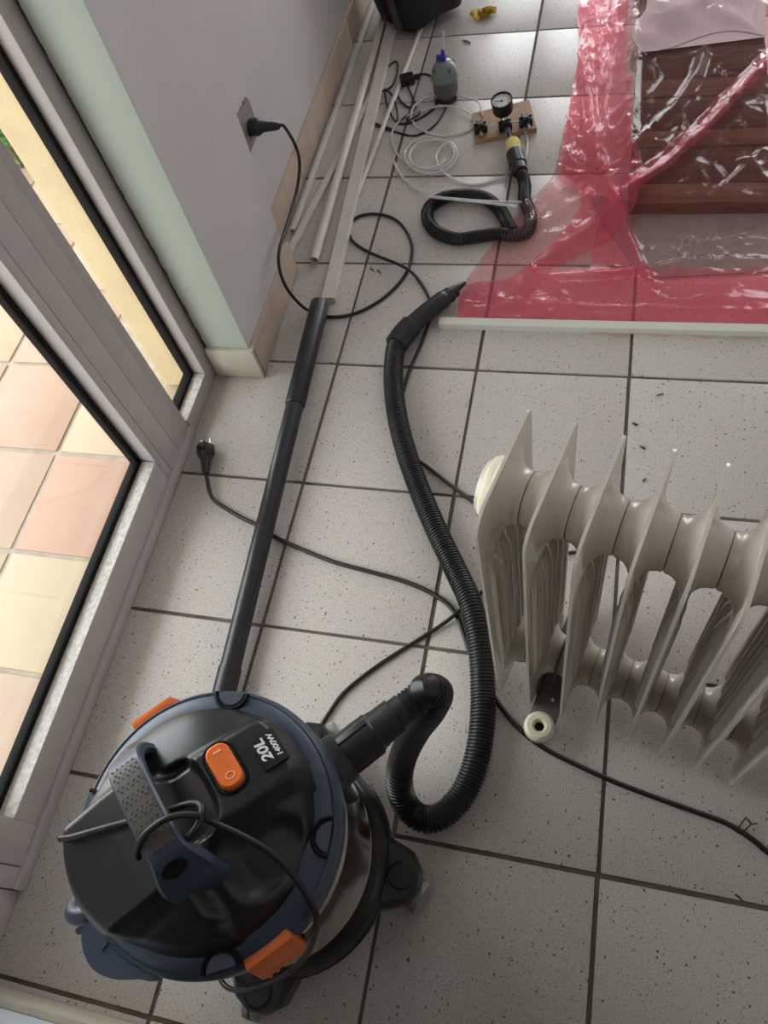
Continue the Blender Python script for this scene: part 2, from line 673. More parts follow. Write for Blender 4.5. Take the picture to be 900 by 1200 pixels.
# unseen dark passage, added to cut light bounced back into the room
wh = MB().box((-.05, -4.2, 0), (.10, Y0 - .15, ZC)).box((1.10, -4.2, 0), (1.25, Y0 - .15, ZC)).box((-.05, -4.35, 0), (1.25, -4.2, ZC)).box((-.05, -4.35, ZC), (1.25, Y0 - .15, ZC + .15))
struct(wh.build('wall_added_passage', M['passage'], loc=(.6, -4.2, 0)))
wf = MB()
wf.box((XW, Y1, 0), (-.18, Y1 + .25, ZC)); wf.box((.58, Y1, 0), (1.45, Y1 + .25, ZC)); wf.box((2.55, Y1, 0), (X1, Y1 + .25, ZC)); wf.box((-.18, Y1, 2.2), (2.55, Y1 + .25, ZC))  # unseen window openings; pier between them shaped to keep glare off the film
struct(wf.build('wall_far', M['wall'], loc=(0, Y1, 0)))
struct(MB().box((X1, Y0 - .15, 0), (X1 + .15, Y1 + .25, ZC)).build('wall_right', M['wall'], loc=(X1, 0, 0)))
struct(MB().box((XOUT, Y0 - .15, ZC), (X1 + .15, Y1 + .25, ZC + .15)).build('ceiling', M['ceiling'], loc=(0, 0, ZC)))

# baseboards of cut tiles
HB = .086


def baseboard(name, pieces, m, joint_loc):
    o = MB()
    for p in pieces:
        a, b, n = Vector(p[0]), Vector(p[1]), Vector(p[2])
        q = n * .002
        o.add([a, b, b + q, a + q, a + Vector((0, 0, HB - .002)), b + Vector((0, 0, HB - .002)), b + q + Vector((0, 0, HB - .002)), a + q + Vector((0, 0, HB - .002))],
              [(0, 3, 2, 1), (4, 5, 6, 7), (0, 1, 5, 4), (1, 2, 6, 5), (2, 3, 7, 6), (3, 0, 4, 7)])
    root = struct(o.build(name, M['dirt'], loc=joint_loc))
    for p in pieces:
        a, b, n = Vector(p[0]), Vector(p[1]), Vector(p[2])
        d = (b - a)
        L = d.length
        d.normalize()
        k = max(1, round(L / .3)) if len(p) < 4 else p[3]
        for i in range(k):
            s0, s1 = a + d * (L * i / k + .0008), a + d * (L * (i + 1) / k - .0008)
            e = n * .0105
            mb = MB()
            mb.box((0, 0, .0022), ((s1 - s0).length, .0105, HB), .0012)
            mtx = Matrix.Translation(s0 + n * .0004) @ Matrix((d, n, (0, 0, 1))).transposed().to_4x4()
            mb.v = [mtx @ v for v in mb.v]
            mb.build('baseboard_tile', m, root, 40, world=True)
    return root


baseboard('baseboard_pillar', [((XP + .001, YP0 - .006, 0), (XP - .006, YP1 + .02, 0), (1, 0, 0), 1)], M['bb_beige'], (XP, YP0, 0))
baseboard('baseboard_reveal', [((-.262, YP0 - .006, 0), (XP + .0125, YP0 - .006, 0), (0, -1, 0), 1)], M['bb_cream'], (-.21, YP0, 0))
baseboard('baseboard_left', [((XW, YP1 + .03, 0), (XW, Y1, 0), (1, 0, 0))], M['bb_beige'], (XW, 0, 0))
baseboard('baseboard_near', [((-.25, Y0 - .012, 0), (.10, Y0 - .012, 0), (0, 1, 0), 1)], M['bb_cream'], (0, Y0, 0))

# ------------------------------------------------------------------ glazed door and side light
XD = -.268           # room face of the door frame
ZT = 2.2
door = struct(bpy.data.objects.new('door_1', None)); COL.objects.link(door); door.location = (XD, -1.86, 0)


def prt(name, m, parent, *boxes, ch=.0025):
    b = MB()
    for lo, hi in boxes:
        b.box(lo, hi, ch)
    return b.build(name, m, parent, 40, world=True)


YL0, YL1 = -2.252, -1.470    # leaf
prt('threshold', M['alu'], door, ((-.3135, -2.285, 0), (XD + .006, -1.402, .027)))
prt('frame_post', M['alu'], door, ((-.3135, -1.468, .027), (XD, -1.426, ZT)))
prt('frame_post', M['alu'], door, ((-.3135, -1.4262, .027), (XD - .003, -1.401, ZT)))
prt('frame_jamb', M['alu'], door, ((-.3135, -2.285, .027), (XD, YL0 - .001, ZT)))
prt('frame_jamb', M['alu'], door, ((-.3135, Y0 - .012, 0), (XD - .004, -2.2865, ZT)))
prt('frame_head', M['alu'], door, ((-.3135, -2.252, 2.15), (XD, -1.468, ZT)))
prt('stile', M['alu'], door, ((-.3125, -1.535, .029), (XD + .001, -1.5155, 2.148)))
prt('stile', M['alu'], door, ((-.3125, -1.516, .029), (XD + .002, YL1, 2.148)))
prt('stile', M['alu'], door, ((-.3125, YL0, .029), (XD + .002, -2.191, 2.148)))
prt('bottom_rail', M['alu'], door, ((-.3125, -2.1912, .029), (XD + .001, -1.5352, .0905)))
prt('top_rail', M['alu'], door, ((-.3125, -2.191, 2.08), (XD + .001, -1.535, 2.148)))
prt('ledge', M['alu_dusty'], door, ((-.296, -2.19, .0885), (XD + .0002, -1.536, .0925)), ch=.0008)
G0, G1 = -.3135, -.297
prt('gasket', M['rubber'], door, ((G0, -2.191, .09), (G1, -1.535, .103)), ch=.003)
prt('gasket', M['rubber'], door, ((G0, -1.548, .09), (G1, -1.535, 2.08)), ch=.003)
prt('gasket', M['rubber'], door, ((G0, -2.191, .09), (G1, -2.178, 2.08)), ch=.003)
prt('pane', M['glass'], door, ((-.312, -2.186, .094), (-.308, -1.540, 2.085)), ch=0)

side = struct(bpy.data.objects.new('window_1', None)); COL.objects.link(side); side.location = (XD, -1.33, 0)
prt('frame', M['alu'], side, ((-.3135, -1.277, 0), (XD, YP0 - .007, ZT)))
prt('frame', M['alu'], side, ((-.3135, -1.4008, 0), (XD + .0005, -1.2768, .0405)))
prt('frame', M['alu'], side, ((-.3135, -1.4008, 2.12), (XD, -1.2768, ZT)))
prt('ledge', M['alu_dusty'], side, ((-.294, -1.400, .0385), (XD + .0002, -1.2775, .0425)), ch=.0008)
prt('gasket', M['rubber'], side, ((-.3135, -1.401, .040), (-.294, -1.277, .051)), ch=.003)
prt('gasket', M['rubber'], side, ((-.3135, -1.288, .040), (-.294, -1.277, 2.12)), ch=.003)
prt('pane', M['glass'], side, ((-.310, -1.400, .044), (-.306, -1.281, 2.12)), ch=0)

# ------------------------------------------------------------------ terrace outside
ZP = -.06
pt = struct(MB().box((-6, -6, ZP - .1), (XOUT, 6, ZP - .004)).build('terrace_floor', M['patio_grout'], loc=(-1, -1.5, ZP)))
pb = MB().box((XOUT - .001, Y0, ZP - .1), (-.30, YP0, ZP - .006)); struct(pb.build('trim_4', M['patio_grout'], loc=(-.4, -1.8, ZP - .1)))
P2 = .248
struct(MB().box((-2.1, -5, 2.62), (XOUT - .021, 5, 2.72)).build('added_terrace_canopy', M['wall'], loc=(-1.3, 0, 2.62)))  # unseen canopy, added to dim the terrace and the daylight from it
pm = MB().box((-.1185, -.1185, -.01), (.1185, .1185, 0), .002).mesh('terrace_tile', 40)
pm.materials.append(M['patio'])
for i in range(-16, 2):
    for j in range(-10, 10):
        x, y = -.622 - P2 / 2 + (i + 1) * P2, -1.442 + P2 / 2 + j * P2
        if x > -.346 - .0:
            continue
        if x > XOUT - .1 and (y > YP0 or y < -2.35):
            continue
        o = bpy.data.objects.new('terrace_tile', pm)
        COL.objects.link(o); o.parent = pt
        o.location = (x + 1, y + 1.5, random.uniform(-.001, .0006))
        o.rotation_euler = (0, 0, random.uniform(-.006, .006))


# shrubs at the far edge of the terrace
def shrub(name, label, x, y, h, n, seed):
    rnd = random.Random(seed)
    t = thing(name, label, 'shrub', (x, y, ZP), 0)
    st = MB()
    lf = MB()
    for k in range(7):
        a = rnd.uniform(0, 2 * pi)
        tip = Vector((cos(a) * h * .35, sin(a) * h * .35, h * rnd.uniform(.7, 1)))
        st.tube([(0, 0, 0), tip * .5 + Vector((0, 0, .05)), tip], [.012, .008, .003], 6)
        for q in range(n):
            c = tip * rnd.uniform(.25, 1) + Vector((rnd.gauss(0, h * .08), rnd.gauss(0, h * .08), abs(rnd.gauss(0, h * .06))))
            m = Matrix.Translation(c) @ Matrix.Rotation(rnd.uniform(0, 6.3), 4, 'Z') @ Matrix.Rotation(rnd.uniform(-1, 1), 4, 'X')
            s = rnd.uniform(.02, .04)
            lf.add([m @ Vector(p) for p in ((-s * .5, 0, 0), (0, -s, .004), (s * .5, 0, 0), (0, s, .004), (0, 0, .008))], [(0, 1, 4), (1, 2, 4), (2, 3, 4), (3, 0, 4)])
    st.build('stem', M['bark'], t, 40)
    o = lf.build('foliage', M['leaf'], t)
    o['kind'] = 'stuff'


shrub('garden_shrub', 'green leafy shrub outside, glimpsed through the narrow side window', -1.20, -.44, .34, 60, 3)


# ------------------------------------------------------------------ vacuum cleaner
VC = Vector((.168, -2.162, 0))
VA = radians(47)
vac = thing('vacuum_cleaner', 'black and navy wet and dry vacuum with orange switch and steel drum', 'vacuum cleaner', VC, VA)


def vloc(u, v, z):
    p = at(u, v, z) - VC
    return Vector((p.x * cos(VA) + p.y * sin(VA), -p.x * sin(VA) + p.y * cos(VA), z))


# base with four castor arms
MB().lathe([(.05, .045), (.128, .042), (.146, .05), (.1505, .065), (.1505, .082), (.146, .097), (.139, .104), (.10, .104)], 72, cap0=True, cap1=True).build('base', M['vac_black'], vac, 35)
MB().lathe([(.1515, .069), (.1535, .071), (.1535, .075), (.1515, .077)], 72).build('base_rib', M['vac_black'], vac, 35)
for k in range(4):
    a = radians(45 + 90 * k)
    mt = Matrix.Rotation(a, 4, 'Z')
    pl = [(.115, -.05), (.15, -.045), (.178, -.034), (.193, -.012), (.193, .012), (.178, .034), (.15, .045), (.115, .05)]
    b = MB()
    n = len(pl)
    V = [Vector((x, y, .042)) for x, y in pl] + [Vector((x, y, .075 - .15 * max(0, x - .15) ** 1.0)) for x, y in pl] + [Vector((x * .96 + .006, y * .82, .087 - .2 * max(0, x - .15))) for x, y in pl]
    Fc = [tuple(range(n - 1, -1, -1)), tuple(range(2 * n, 3 * n))]
    for r in range(2):
        for i in range(n):
            j = (i + 1) % n
            Fc.append((r * n + i, r * n + j, (r + 1) * n + j, (r + 1) * n + i))
    b.add([mt @ p for p in V], Fc)
    arm = b.build('castor_arm', M['vac_black'], vac, 30)
    c = mt @ Vector((.168, 0, .083))
    MB().lathe([(.019, -.004), (.019, .002), (.017, .0045), (.0165, .003), (.0, .0035)], 24, Matrix.Translation(c)).build('stem_cap', M['black'], arm, 35)
    # twin wheel, swivelled
    sw = mt @ Matrix.Translation((.184, -.018, .0235)) @ Matrix.Rotation(radians(35 + 70 * k), 4, 'Z') @ Matrix.Rotation(pi / 2, 4, 'X')
    wb = MB()
    wb.lathe([(.006, -.014), (.018, -.014), (.0225, -.011), (.0235, -.006), (.0235, -.002), (.02, 0), (.0235, .002), (.0235, .006), (.0225, .011), (.018, .014), (.006, .014)], 24, sw, cap0=True, cap1=True)
    wb.build('castor_wheel', M['wheel'], arm, 35)

# steel drum with a few pressed rings
MB().lathe([(.132, .10), (.1365, .104), (.1365, .15), (.138, .154), (.1365, .158), (.1365, .30), (.138, .304), (.1365, .308), (.1365, .372)], 96, cap0=True, cap1=True).build('drum', M['steel'], vac, 40)
# navy collar
rim = MB().lathe([(.134, .352), (.1445, .354), (.1475, .360), (.1475, .385), (.1455, .392), (.1425, .3955), (.1405, .3945), (.1385, .3965), (.128, .400), (.12, .401), (.10, .401)], 96, cap0=True).build('collar', M['blue'], vac, 35)
for ang in (47, -43, -111, 137):
    mt = Matrix.Rotation(radians(ang), 4, 'Z') @ Matrix.Translation((.1415, 0, .3945))
    MB().lathe([(0, .0085), (.0145, .0085), (.016, .007), (.016, 0)], 24, mt, pi / 2, 3 * pi / 2).build('collar_pad', M['blue'], rim, 35)
    pad = MB()
    pad.tube([mt @ Vector((.019 * cos(w), .019 * sin(w), .0062)) for w in [pi * (.5 + i / 24) for i in range(25)]], .0026, 6)
    pad.build('collar_groove', M['rubber'], rim, 60)

# motor head: one height field with a raised spine
RD = .1245


def head_z(x, y):
    r = hypot(x, y)
    zs = .404 + .052 * max(0, 1 - (r / .1285) ** 2.4) ** .75
    wsp = lerp(.057, .036, sstep(-.035, .012, x))
    k = sstep(0, 1, (wsp + .014 - abs(y)) / .017)
    zt = .483 - .10 * max(0, -x - .06) if x < -.01 else .474 - .24 * max(0, x - .03)
    if -.03 < x < .012:
        zt = lerp(.4825, .474, sstep(-.02, .004, x))
    # scooped pockets left and right of the switch panel
    for s in (-1,):
        dx, dy = (x - .048) / .046, (y - s * .080) / .032
        d = (abs(dx) ** 3 + abs(dy) ** 3) ** (1 / 3)
        zs -= .016 * sstep(1.1, .55, d)
    # lower step on the back shoulders
    for s in (-1, 1):
        ln = y * s - (.098 + .35 * (x + .03))
        zs += .010 * sstep(.004, -.004, ln) * sstep(-.01, -.03, x)
    z = max(zs, lerp(zs, zt, k))
    # grip well beneath the handle
    dw = (abs((x - .004) / .036) ** 3 + abs((y - .006) / .048) ** 3)
    z -= .016 * sstep(1.1, .45, dw)
    # rounded outer edge
    e = sstep(RD - .012, RD, r)
    return lerp(z, z - .014, e * e)


hd = MB()
NA, NR = 180, 60
V = []
for i in range(NR + 1):
    r = RD * (i / NR)
    for k in range(NA):
        a = 2 * pi * k / NA
        V.append((r * cos(a), r * sin(a), head_z(r * cos(a), r * sin(a))))
for k in range(NA):
    a = 2 * pi * k / NA
    V.append(((RD + .0025) * cos(a), (RD + .0025) * sin(a), .400))
Fc = []
for i in range(NR + 1):
    for k in range(NA):
        k2 = (k + 1) % NA
        Fc.append((i * NA + k, (i + 1) * NA + k, (i + 1) * NA + k2, i * NA + k2))
hd.add(V, Fc)
head = hd.build('motor_head', M['vac_black'], vac, 60)


def rrect(w, h, r, n=6):
    out = []
    for cx, cy, a0 in ((w / 2 - r, h / 2 - r, 0), (-w / 2 + r, h / 2 - r, pi / 2), (-w / 2 + r, -h / 2 + r, pi), (w / 2 - r, -h / 2 + r, 3 * pi / 2)):
        for i in range(n + 1):
            a = a0 + pi / 2 * i / n
            out.append((cx + r * cos(a), cy + r * sin(a)))
    return out


def puff(poly, layers, m):
    """stack of scaled outlines: layers = [(inset factor, z)]"""
    n = len(poly)
    b = MB()
    V, Fc = [], []
    for s, z in layers:
        V += [m @ Vector((x * s, y * s, z)) for x, y in poly]
    for l in range(len(layers) - 1):
        for i in range(n):
            j = (i + 1) % n
            Fc.append((l * n + i, l * n + j, (l + 1) * n + j, (l + 1) * n + i))
    Fc.append(tuple((len(layers) - 1) * n + i for i in range(n)))
    Fc.append(tuple(range(n - 1, -1, -1)))
    return b.add(V, Fc)


# rocker switch, long axis across the front panel
sm = Matrix.Translation((.060, .008, .4665)) @ Matrix.Rotation(radians(13), 4, 'Y') @ Matrix.Rotation(radians(90), 4, 'Z')
puff(rrect(.060, .036, .016), [(1, -.006), (1, .0005), (.95, .0022), (.9, .0015), (.86, -.001)], sm).build('switch_bezel', M['rubber'], vac, 35)
sw = puff(rrect(.050, .026, .011), [(1, -.004), (1, .0065), (.97, .0085), (.9, .0098), (.6, .0092), (.2, .0088)], sm).build('switch', M['orange'], vac, 40)
tk = MB().box((-.016, -.0045, .0088), (-.014, .0045, .0104)); tk.v = [sm @ p for p in tk.v]
# the marks run across the rocker: a bar and a ring
tk = MB().box((.0150, -.0045, .0090), (.0168, .0045, .0100)); tk.v = [sm @ p for p in tk.v]
tk.build('bar_mark', mat('mark_peach', (.95, .55, .35), .4), sw)
MB().tube([sm @ Vector((-.013 + .0035 * cos(a), .0045 * sin(a), .0094)) for a in [2 * pi * i / 20 for i in range(21)]], .0006, 6).build('ring_mark', bpy.data.materials['mark_peach'], sw, 60)

# rating plate: 20L 1400W
lm = Matrix.Translation((.1055, -.001, .4600)) @ Matrix.Rotation(radians(15), 4, 'Y') @ Matrix.Rotation(radians(90), 4, 'Z')
lab = MB().box((-.019, -.0142, -.006), (.019, .0142, .0006), .0006, lm).build('rating_plate', M['label_black'], vac, 40)


def text(s, size, loc, m, mt, parent, name, sx=1.0, shear=0.):
    c = bpy.data.curves.new(name, 'FONT')
    c.body = s
    c.size = size
    c.shear = shear
    c.extrude = .0002
    c.offset = size * .03
    c.align_x = 'CENTER'
    c.align_y = 'CENTER'
    tmp = bpy.data.objects.new(name, c)
    COL.objects.link(tmp)
    bpy.context.view_layer.update()
    me = bpy.data.meshes.new_from_object(tmp.evaluated_get(bpy.context.evaluated_depsgraph_get()))
    bpy.data.objects.remove(tmp)
    me.transform(m @ Matrix.Translation(loc) @ Matrix.Diagonal((sx, 1, 1, 1)))
    me.materials.clear()
    me.materials.append(mt)
    o = bpy.data.objects.new(name, me)
    COL.objects.link(o)
    o.parent = parent
    return o


text('20L', .0150, (.001, .0052, .0009), lm, M['white_print'], lab, 'lettering', 1.15, .15)
text('1400W', .0080, (.0, -.0076, .0009), lm, M['white_print'], lab, 'lettering', 1.12, .15)

# handle: a bridge across the head
HX = -.016
path = [Vector((HX, y, z)) for y, z in ((.090, .425), (.083, .462), (.068, .490), (.052, .5015), (.03, .506), (0, .5075), (-.022, .506), (-.040, .5015), (-.052, .492), (-.062, .476), (-.070, .440))]
sp = spline(path, .004)
hb = MB()
V, Fc = [], []
for i, p in enumerate(sp):
    t = (sp[min(i + 1, len(sp) - 1)] - sp[max(i - 1, 0)]).normalized()
    nrm = t.cross(Vector((1, 0, 0)))
    if nrm.z < 0:
        nrm = -nrm
    fl_ = sstep(-.036, -.062, p.y)
    hw = .0185 + .010 * fl_
    for du, dn in ((-hw, -.003), (-hw * .98, .004), (-hw * .86, .0065), (hw * .86, .0065), (hw * .98, .004), (hw, -.003), (hw * .8, -.006), (-hw * .8, -.006)):
        V.append(p + Vector((du, 0, 0)) + nrm * dn)
for i in range(len(sp) - 1):
    for k in range(8):
        k2 = (k + 1) % 8
        Fc.append((i * 8 + k, i * 8 + k2, (i + 1) * 8 + k2, (i + 1) * 8 + k))
Fc += [tuple(range(8)), tuple((len(sp) - 1) * 8 + k for k in range(8))]
hb.add(V, Fc)
handle = hb.build('handle', M['blue'], vac, 35)
gp = MB()
mid = [p for p in sp if -.038 < p.y < .060]
gp.grid(len(mid) - 1, 4, lambda a, b: mid[min(len(mid) - 1, round(a * (len(mid) - 1)))] + Vector(((b - .5) * .030, 0, .0082 - .004 * abs(b - .5) ** 2)))
gpo = gp.build('grip_pad', M['grip'], handle, 40)
dots = MB()
for i in range(18):
    for j in range(5):
        q = mid[min(len(mid) - 1, int((i + .5) / 18 * len(mid)))]
        dots.lathe([(.0011, 0), (.0008, .0009), (0, .0011)], 6, Matrix.Translation(q + Vector(((j - 2) * .0058 + (.0029 if i % 2 else 0) - .0014, 0, .0080))))
dots.build('grip_dots', mat('grip_dot', (.12, .11, .095), .6), handle)['kind'] = 'stuff'
hm = Matrix.Translation((HX - .002, -.0535, .4985)) @ Matrix.Rotation(radians(38), 4, 'X')
MB().lathe([(0, .0015), (.0085, .0015), (.0098, .003), (.0105, .0022), (.0105, -.002)], 24, hm @ Matrix.Diagonal((1.25, .8, 1, 1))).build('handle_eye', M['rubber'], handle, 40)

# two latches
for s in (-1, 1):
    m = Matrix.Rotation(radians(90 * s - 2), 4, 'Z') @ Matrix.Translation((.147 if s < 0 else .152, 0, .377 if s < 0 else .373)) @ Matrix.Rotation(radians(-14), 4, 'Y')
    b = MB()
    b.box((-.008, -.027, -.024), (.007, .027, .020), .004, m)
    la = b.build('latch', M['orange'], vac, 35)
    g = MB()
    for k in range(5):
        g.box((.0055, -.020 + k * .009, -.0225), (.0085, -.016 + k * .009, -.012), .0008, m)
    g.build('latch_rib', M['orange'], la, 35)
    MB().lathe([(.003, -.03), (.003, .03)], 10, m @ Matrix.Translation((-.004, 0, -.018)) @ Matrix.Rotation(pi / 2, 4, 'X'), cap0=True, cap1=True).build('hinge_pin', M['black'], la, 35)

# accessory holder at the back: a flared navy plate, and the curled clip beside it
b = MB()
pa = [(.126, -96), (.150, -96), (.156, -103), (.168, -112), (.174, -121), (.168, -130), (.156, -134), (.126, -133)]
pa = spline([(r, a * .01, 0) for r, a in pa], .002)
pl = [(p.x * cos(radians(p.y * 100 - 44)), p.x * sin(radians(p.y * 100 - 44))) for p in pa]
b.prism(pl, .374, .386)
hold = b.build('accessory_holder', M['blue'], vac, 30)
m = Matrix.Rotation(radians(-119 - 47), 4, 'Z') @ Matrix.Translation((.152, 0, .3855))
MB().box((-.005, -.0015, 0), (.005, .0015, .003), .0006, m).build('moulded_mark', M['blue'], hold)
m = Matrix.Rotation(radians(-139 - 47), 4, 'Z')
cl = MB()
cl.tube([m @ Vector(p) for p in spline([(.138, .010, .372), (.152, .012, .378), (.166, .006, .376), (.172, -.004, .366), (.168, -.012, .356)], .003)], .010, 14)
cl.build('clip', M['blue'], vac, 40)
MB().box((.165, -.004, .345), (.185, .003, .353), .002, m).build('clip_tab', M['blue'], vac, 35)
MB().box((.160, .012, .352), (.180, .019, .360), .002, m).build('clip_tab', M['blue'], vac, 35)

# suction inlet socket
im = Matrix.Translation((.128, 0, .285)) @ Matrix.Rotation(pi / 2, 4, 'Y')
MB().lathe([(.036, 0), (.036, .012), (.033, .016), (.031, .030), (.024, .030)], 32, im, cap1=True).build('inlet_socket', M['black'], vac, 35)
MB().box((.128, -.045, .245), (.1405, .045, .325), .006).build('inlet_plate', M['black'], vac, 35)

# power cord wound over the handle, one run falling down the side, its tail on the floor
cz = .487
cp = [vloc(71, 983, .470), vloc(85, 981, .4845), vloc(110, 974, .4885), vloc(150, 963, .4895), vloc(190, 952, .489), vloc(222, 942, .489),
      vloc(236, 945, .497), vloc(234, 962, .500), vloc(222, 980, .500), vloc(213, 985, .494)]
cw = MB()
cw.tube(spline(cp, .004), .0034, 10)
loop = [vloc(162, 1005, .497), vloc(161, 996, .510), vloc(170, 978, .519), vloc(190, 962, .522), vloc(212, 955, .516), vloc(232, 956, .502), vloc(252, 965, .484),
        vloc(285, 980, .472), vloc(318, 1000, .455), vloc(345, 1028, .435), vloc(362, 1055, .418), vloc(371, 1075, .395), vloc(366, 1105, .33), vloc(352, 1127, .27), vloc(325, 1147, .20), vloc(292, 1160, .15), vloc(268, 1158, .115), vloc(258, 1145, .105), vloc(268, 1138, .1)]
cw.tube(spline(loop, .004), .0034, 10)
lbl = cw.build('power_cord', M['cord'], vac, 60)
tail = [vloc(352, 900, .004), vloc(372, 858, .004), vloc(386, 835, .004), vloc(400, 815, .004), vloc(420, 797, .004), vloc(450, 775, .004), vloc(485, 753, .004), vloc(515, 734, .006), vloc(536, 718, .012), vloc(556, 701, .004), vloc(600, 668, .004), vloc(650, 650, .004), vloc(720, 645, .004)]
MB().tube(spline(tail, .006), .0034, 10).build('power_cord', M['cord'], vac, 60)

# ------------------------------------------------------------------ suction hose
hz = .0205
R_H = .0205
port = Matrix.Translation(VC) @ Matrix.Rotation(VA, 4, 'Z')
p0 = port @ Vector((.150, 0, .285))
d0 = (port.to_3x3() @ Vector((1, 0, 0))).normalized()
hose = thing('vacuum_hose', 'black ribbed suction hose looping from the vacuum to a curved handpiece', 'hose', (.40, -1.9, 0))
hm = Matrix.Translation(p0) @ Matrix((Vector((0, 0, 1)), d0.cross(Vector((0, 0, 1))) * -1, d0)).transposed().to_4x4()
con = MB()
con.lathe([(.0265, 0), (.0265, .052), (.0245, .054), (.0245, .060)], 32, hm, cap0=True)
con.lathe([(.0235, .050), (.0235, .085), (.0205, .087), (.0205, .10)], 32, hm, cap1=True)
for a in (20, 140, 260):
    r = Matrix.Rotation(radians(a), 4, 'Z')
    con.box((.0255, -.004, .004), (.0285, .004, .050), .001, hm @ r)
con.build('connector', M['black'], hose, 35, world=True)
s = p0 + d0 * .092
hp = [s, s + d0 * .035, at(500, 808, .300), at(513, 812, .270), at(505, 832, .215), at(488, 855, .16), at(473, 885, .11), at(468, 912, .075), at(473, 938, .045), at(490, 957, .028), at(513, 958, hz),
      at(537, 938, hz), at(554, 905, hz), at(564, 860, hz), at(566, 810, hz), at(562, 755, .029), at(551, 706, .031), at(532, 664, hz), at(511, 620, hz), at(492, 575, hz), at(476, 530, .026), at(465, 485, .0285), at(461, 445, .026), at(463, 412, .024), at(469, 393, .025)]
hb = MB()
corrugated(hb, hp, R_H)
hb.build('ribbed_tube', M['hose'], hose, 30, world=True)
# curved handpiece ending under the pink film
gpth = spline([at(464, 404, .024), at(474, 390, .026), at(488, 376, .027), at(505, 362, .027), at(522, 349, .025), at(534, 341, .022)], .004)
nn = len(gpth)
gr = [lerp(.0245, .0225, i / nn) if i < nn * .30 else (.0195 if i < nn * .80 else (.017 if i < nn * .9 else .0135)) for i in range(nn)]
MB().tube(gpth, gr, 24).build('handpiece', M['black'], hose, 40, world=True)
a, b2 = at(519, 350, .030), at(545, 331, .024)
MB().tube([a, a.lerp(b2, .5), b2], [.012, .011, .004], 14).build('air_slide', M['black'], hose, 40, world=True)

# ------------------------------------------------------------------ wand
wand = thing('vacuum_wand', 'straight black two-piece suction tube lying beside the glazed door', 'vacuum tube', (-.05, -1.5, 0))
wa, wb_ = at(375, 356, .0284), at(263, 810, .0278)
wd = (wb_ - wa).normalized()
L_ = (wb_ - wa).length + .02
jn = (at(341, 476, .0265) - wa).length
up = MB().tube([wa, wa + wd * .004, wa + wd * (jn - .003), wa + wd * jn], [.0198, .0208, .0208, .0196], 28)
up.build('upper_tube', M['black'], wand, 35, world=True)
lo = MB().tube([wa + wd * (jn - .01), wa + wd * (L_ - .06), wa + wd * (L_ - .06), wa + wd * L_], [.0182, .0182, .0200, .0200], 28)
lo.build('lower_tube', M['black'], wand, 35, world=True)
MB().lathe([(.0, 0), (.0150, 0), (.0155, .0006)], 24, Matrix.Translation(wa - wd * .0006) @ (-wd).to_track_quat('Z', 'Y').to_matrix().to_4x4()).build('open_end', M['rubber'], wand, world=True)

# ------------------------------------------------------------------ oil radiator
RO = Vector((.433, -1.874, 0))
RA = radians(-14.4)
rad = thing('oil_radiator', 'cream oil-filled radiator with pressed fins standing beside the hose', 'radiator', RO, RA)
SPC = .0492
NF = 11
TY, TZU, TZL, RT = .076, .536, .103, .030


def fin_shape():
    b = MB()
    ny, nz = 88, 40
    top, bot = .592, .030

    def edge(y, z0, z1):
        return z0, z1
    front, back = [], []

    def pos(u, v):
        # rounded-rectangle outline by a superellipse-like corner cut
        y = .15 * u
        c = .030 if y < .075 else .012
        cut = 0
        if y < c:
            cut = c - math.sqrt(max(0, c * c - (c - y) ** 2))
        elif y > .15 - c:
            cut = c - math.sqrt(max(0, c * c - (y - .15 + c) ** 2))
        z = lerp(bot + cut * .9, top - cut * .9, v)
        # pressed vertical flutes between the two oil tubes
        k = sstep(.125, .17, z) * sstep(.485, .44, z)
        dside = sstep(.012, .026, y) * sstep(.138, .124, y)
        sn = sin((y - .014) / .0205 * 2 * pi)
        x = .0072 * k * dside * (abs(sn) ** .4) * (1 if sn > 0 else -1)
        return x, y, z
    th = .0017
    for s in (-1, 1):
        base = len(b.v)
        b.grid(ny, nz, lambda u, v: (lambda p: (p[0] + s * th, p[1], p[2]))(pos(u, v)))
    n1 = (ny + 1) * (nz + 1)
    ring = [i for i in range(ny + 1)] + [j * (ny + 1) + ny for j in range(1, nz + 1)] + [nz * (ny + 1) + i for i in range(ny - 1, -1, -1)] + [j * (ny + 1) for j in range(nz - 1, 0, -1)]
    for a, c in zip(ring, ring[1:] + ring[:1]):
        b.f.append((a, c, c + n1, a + n1))
    for zc in (TZU, TZL):
        m = Matrix.Translation((0, TY, zc)) @ Matrix.Rotation(pi / 2, 4, 'Y')
        h = SPC / 2 - .0004
        pr_ = [(RT - .0012, h), (RT, h - .0012), (RT + .0006, h - .006), (RT + .0025, h - .011), (RT + .0065, h - .0155), (RT + .0125, h - .0195), (RT + .019, .0022), (RT + .022, .0016)]
        b.lathe(pr_, 40, m)
        b.lathe([(r, -z) for r, z in pr_], 40, m)
    return b


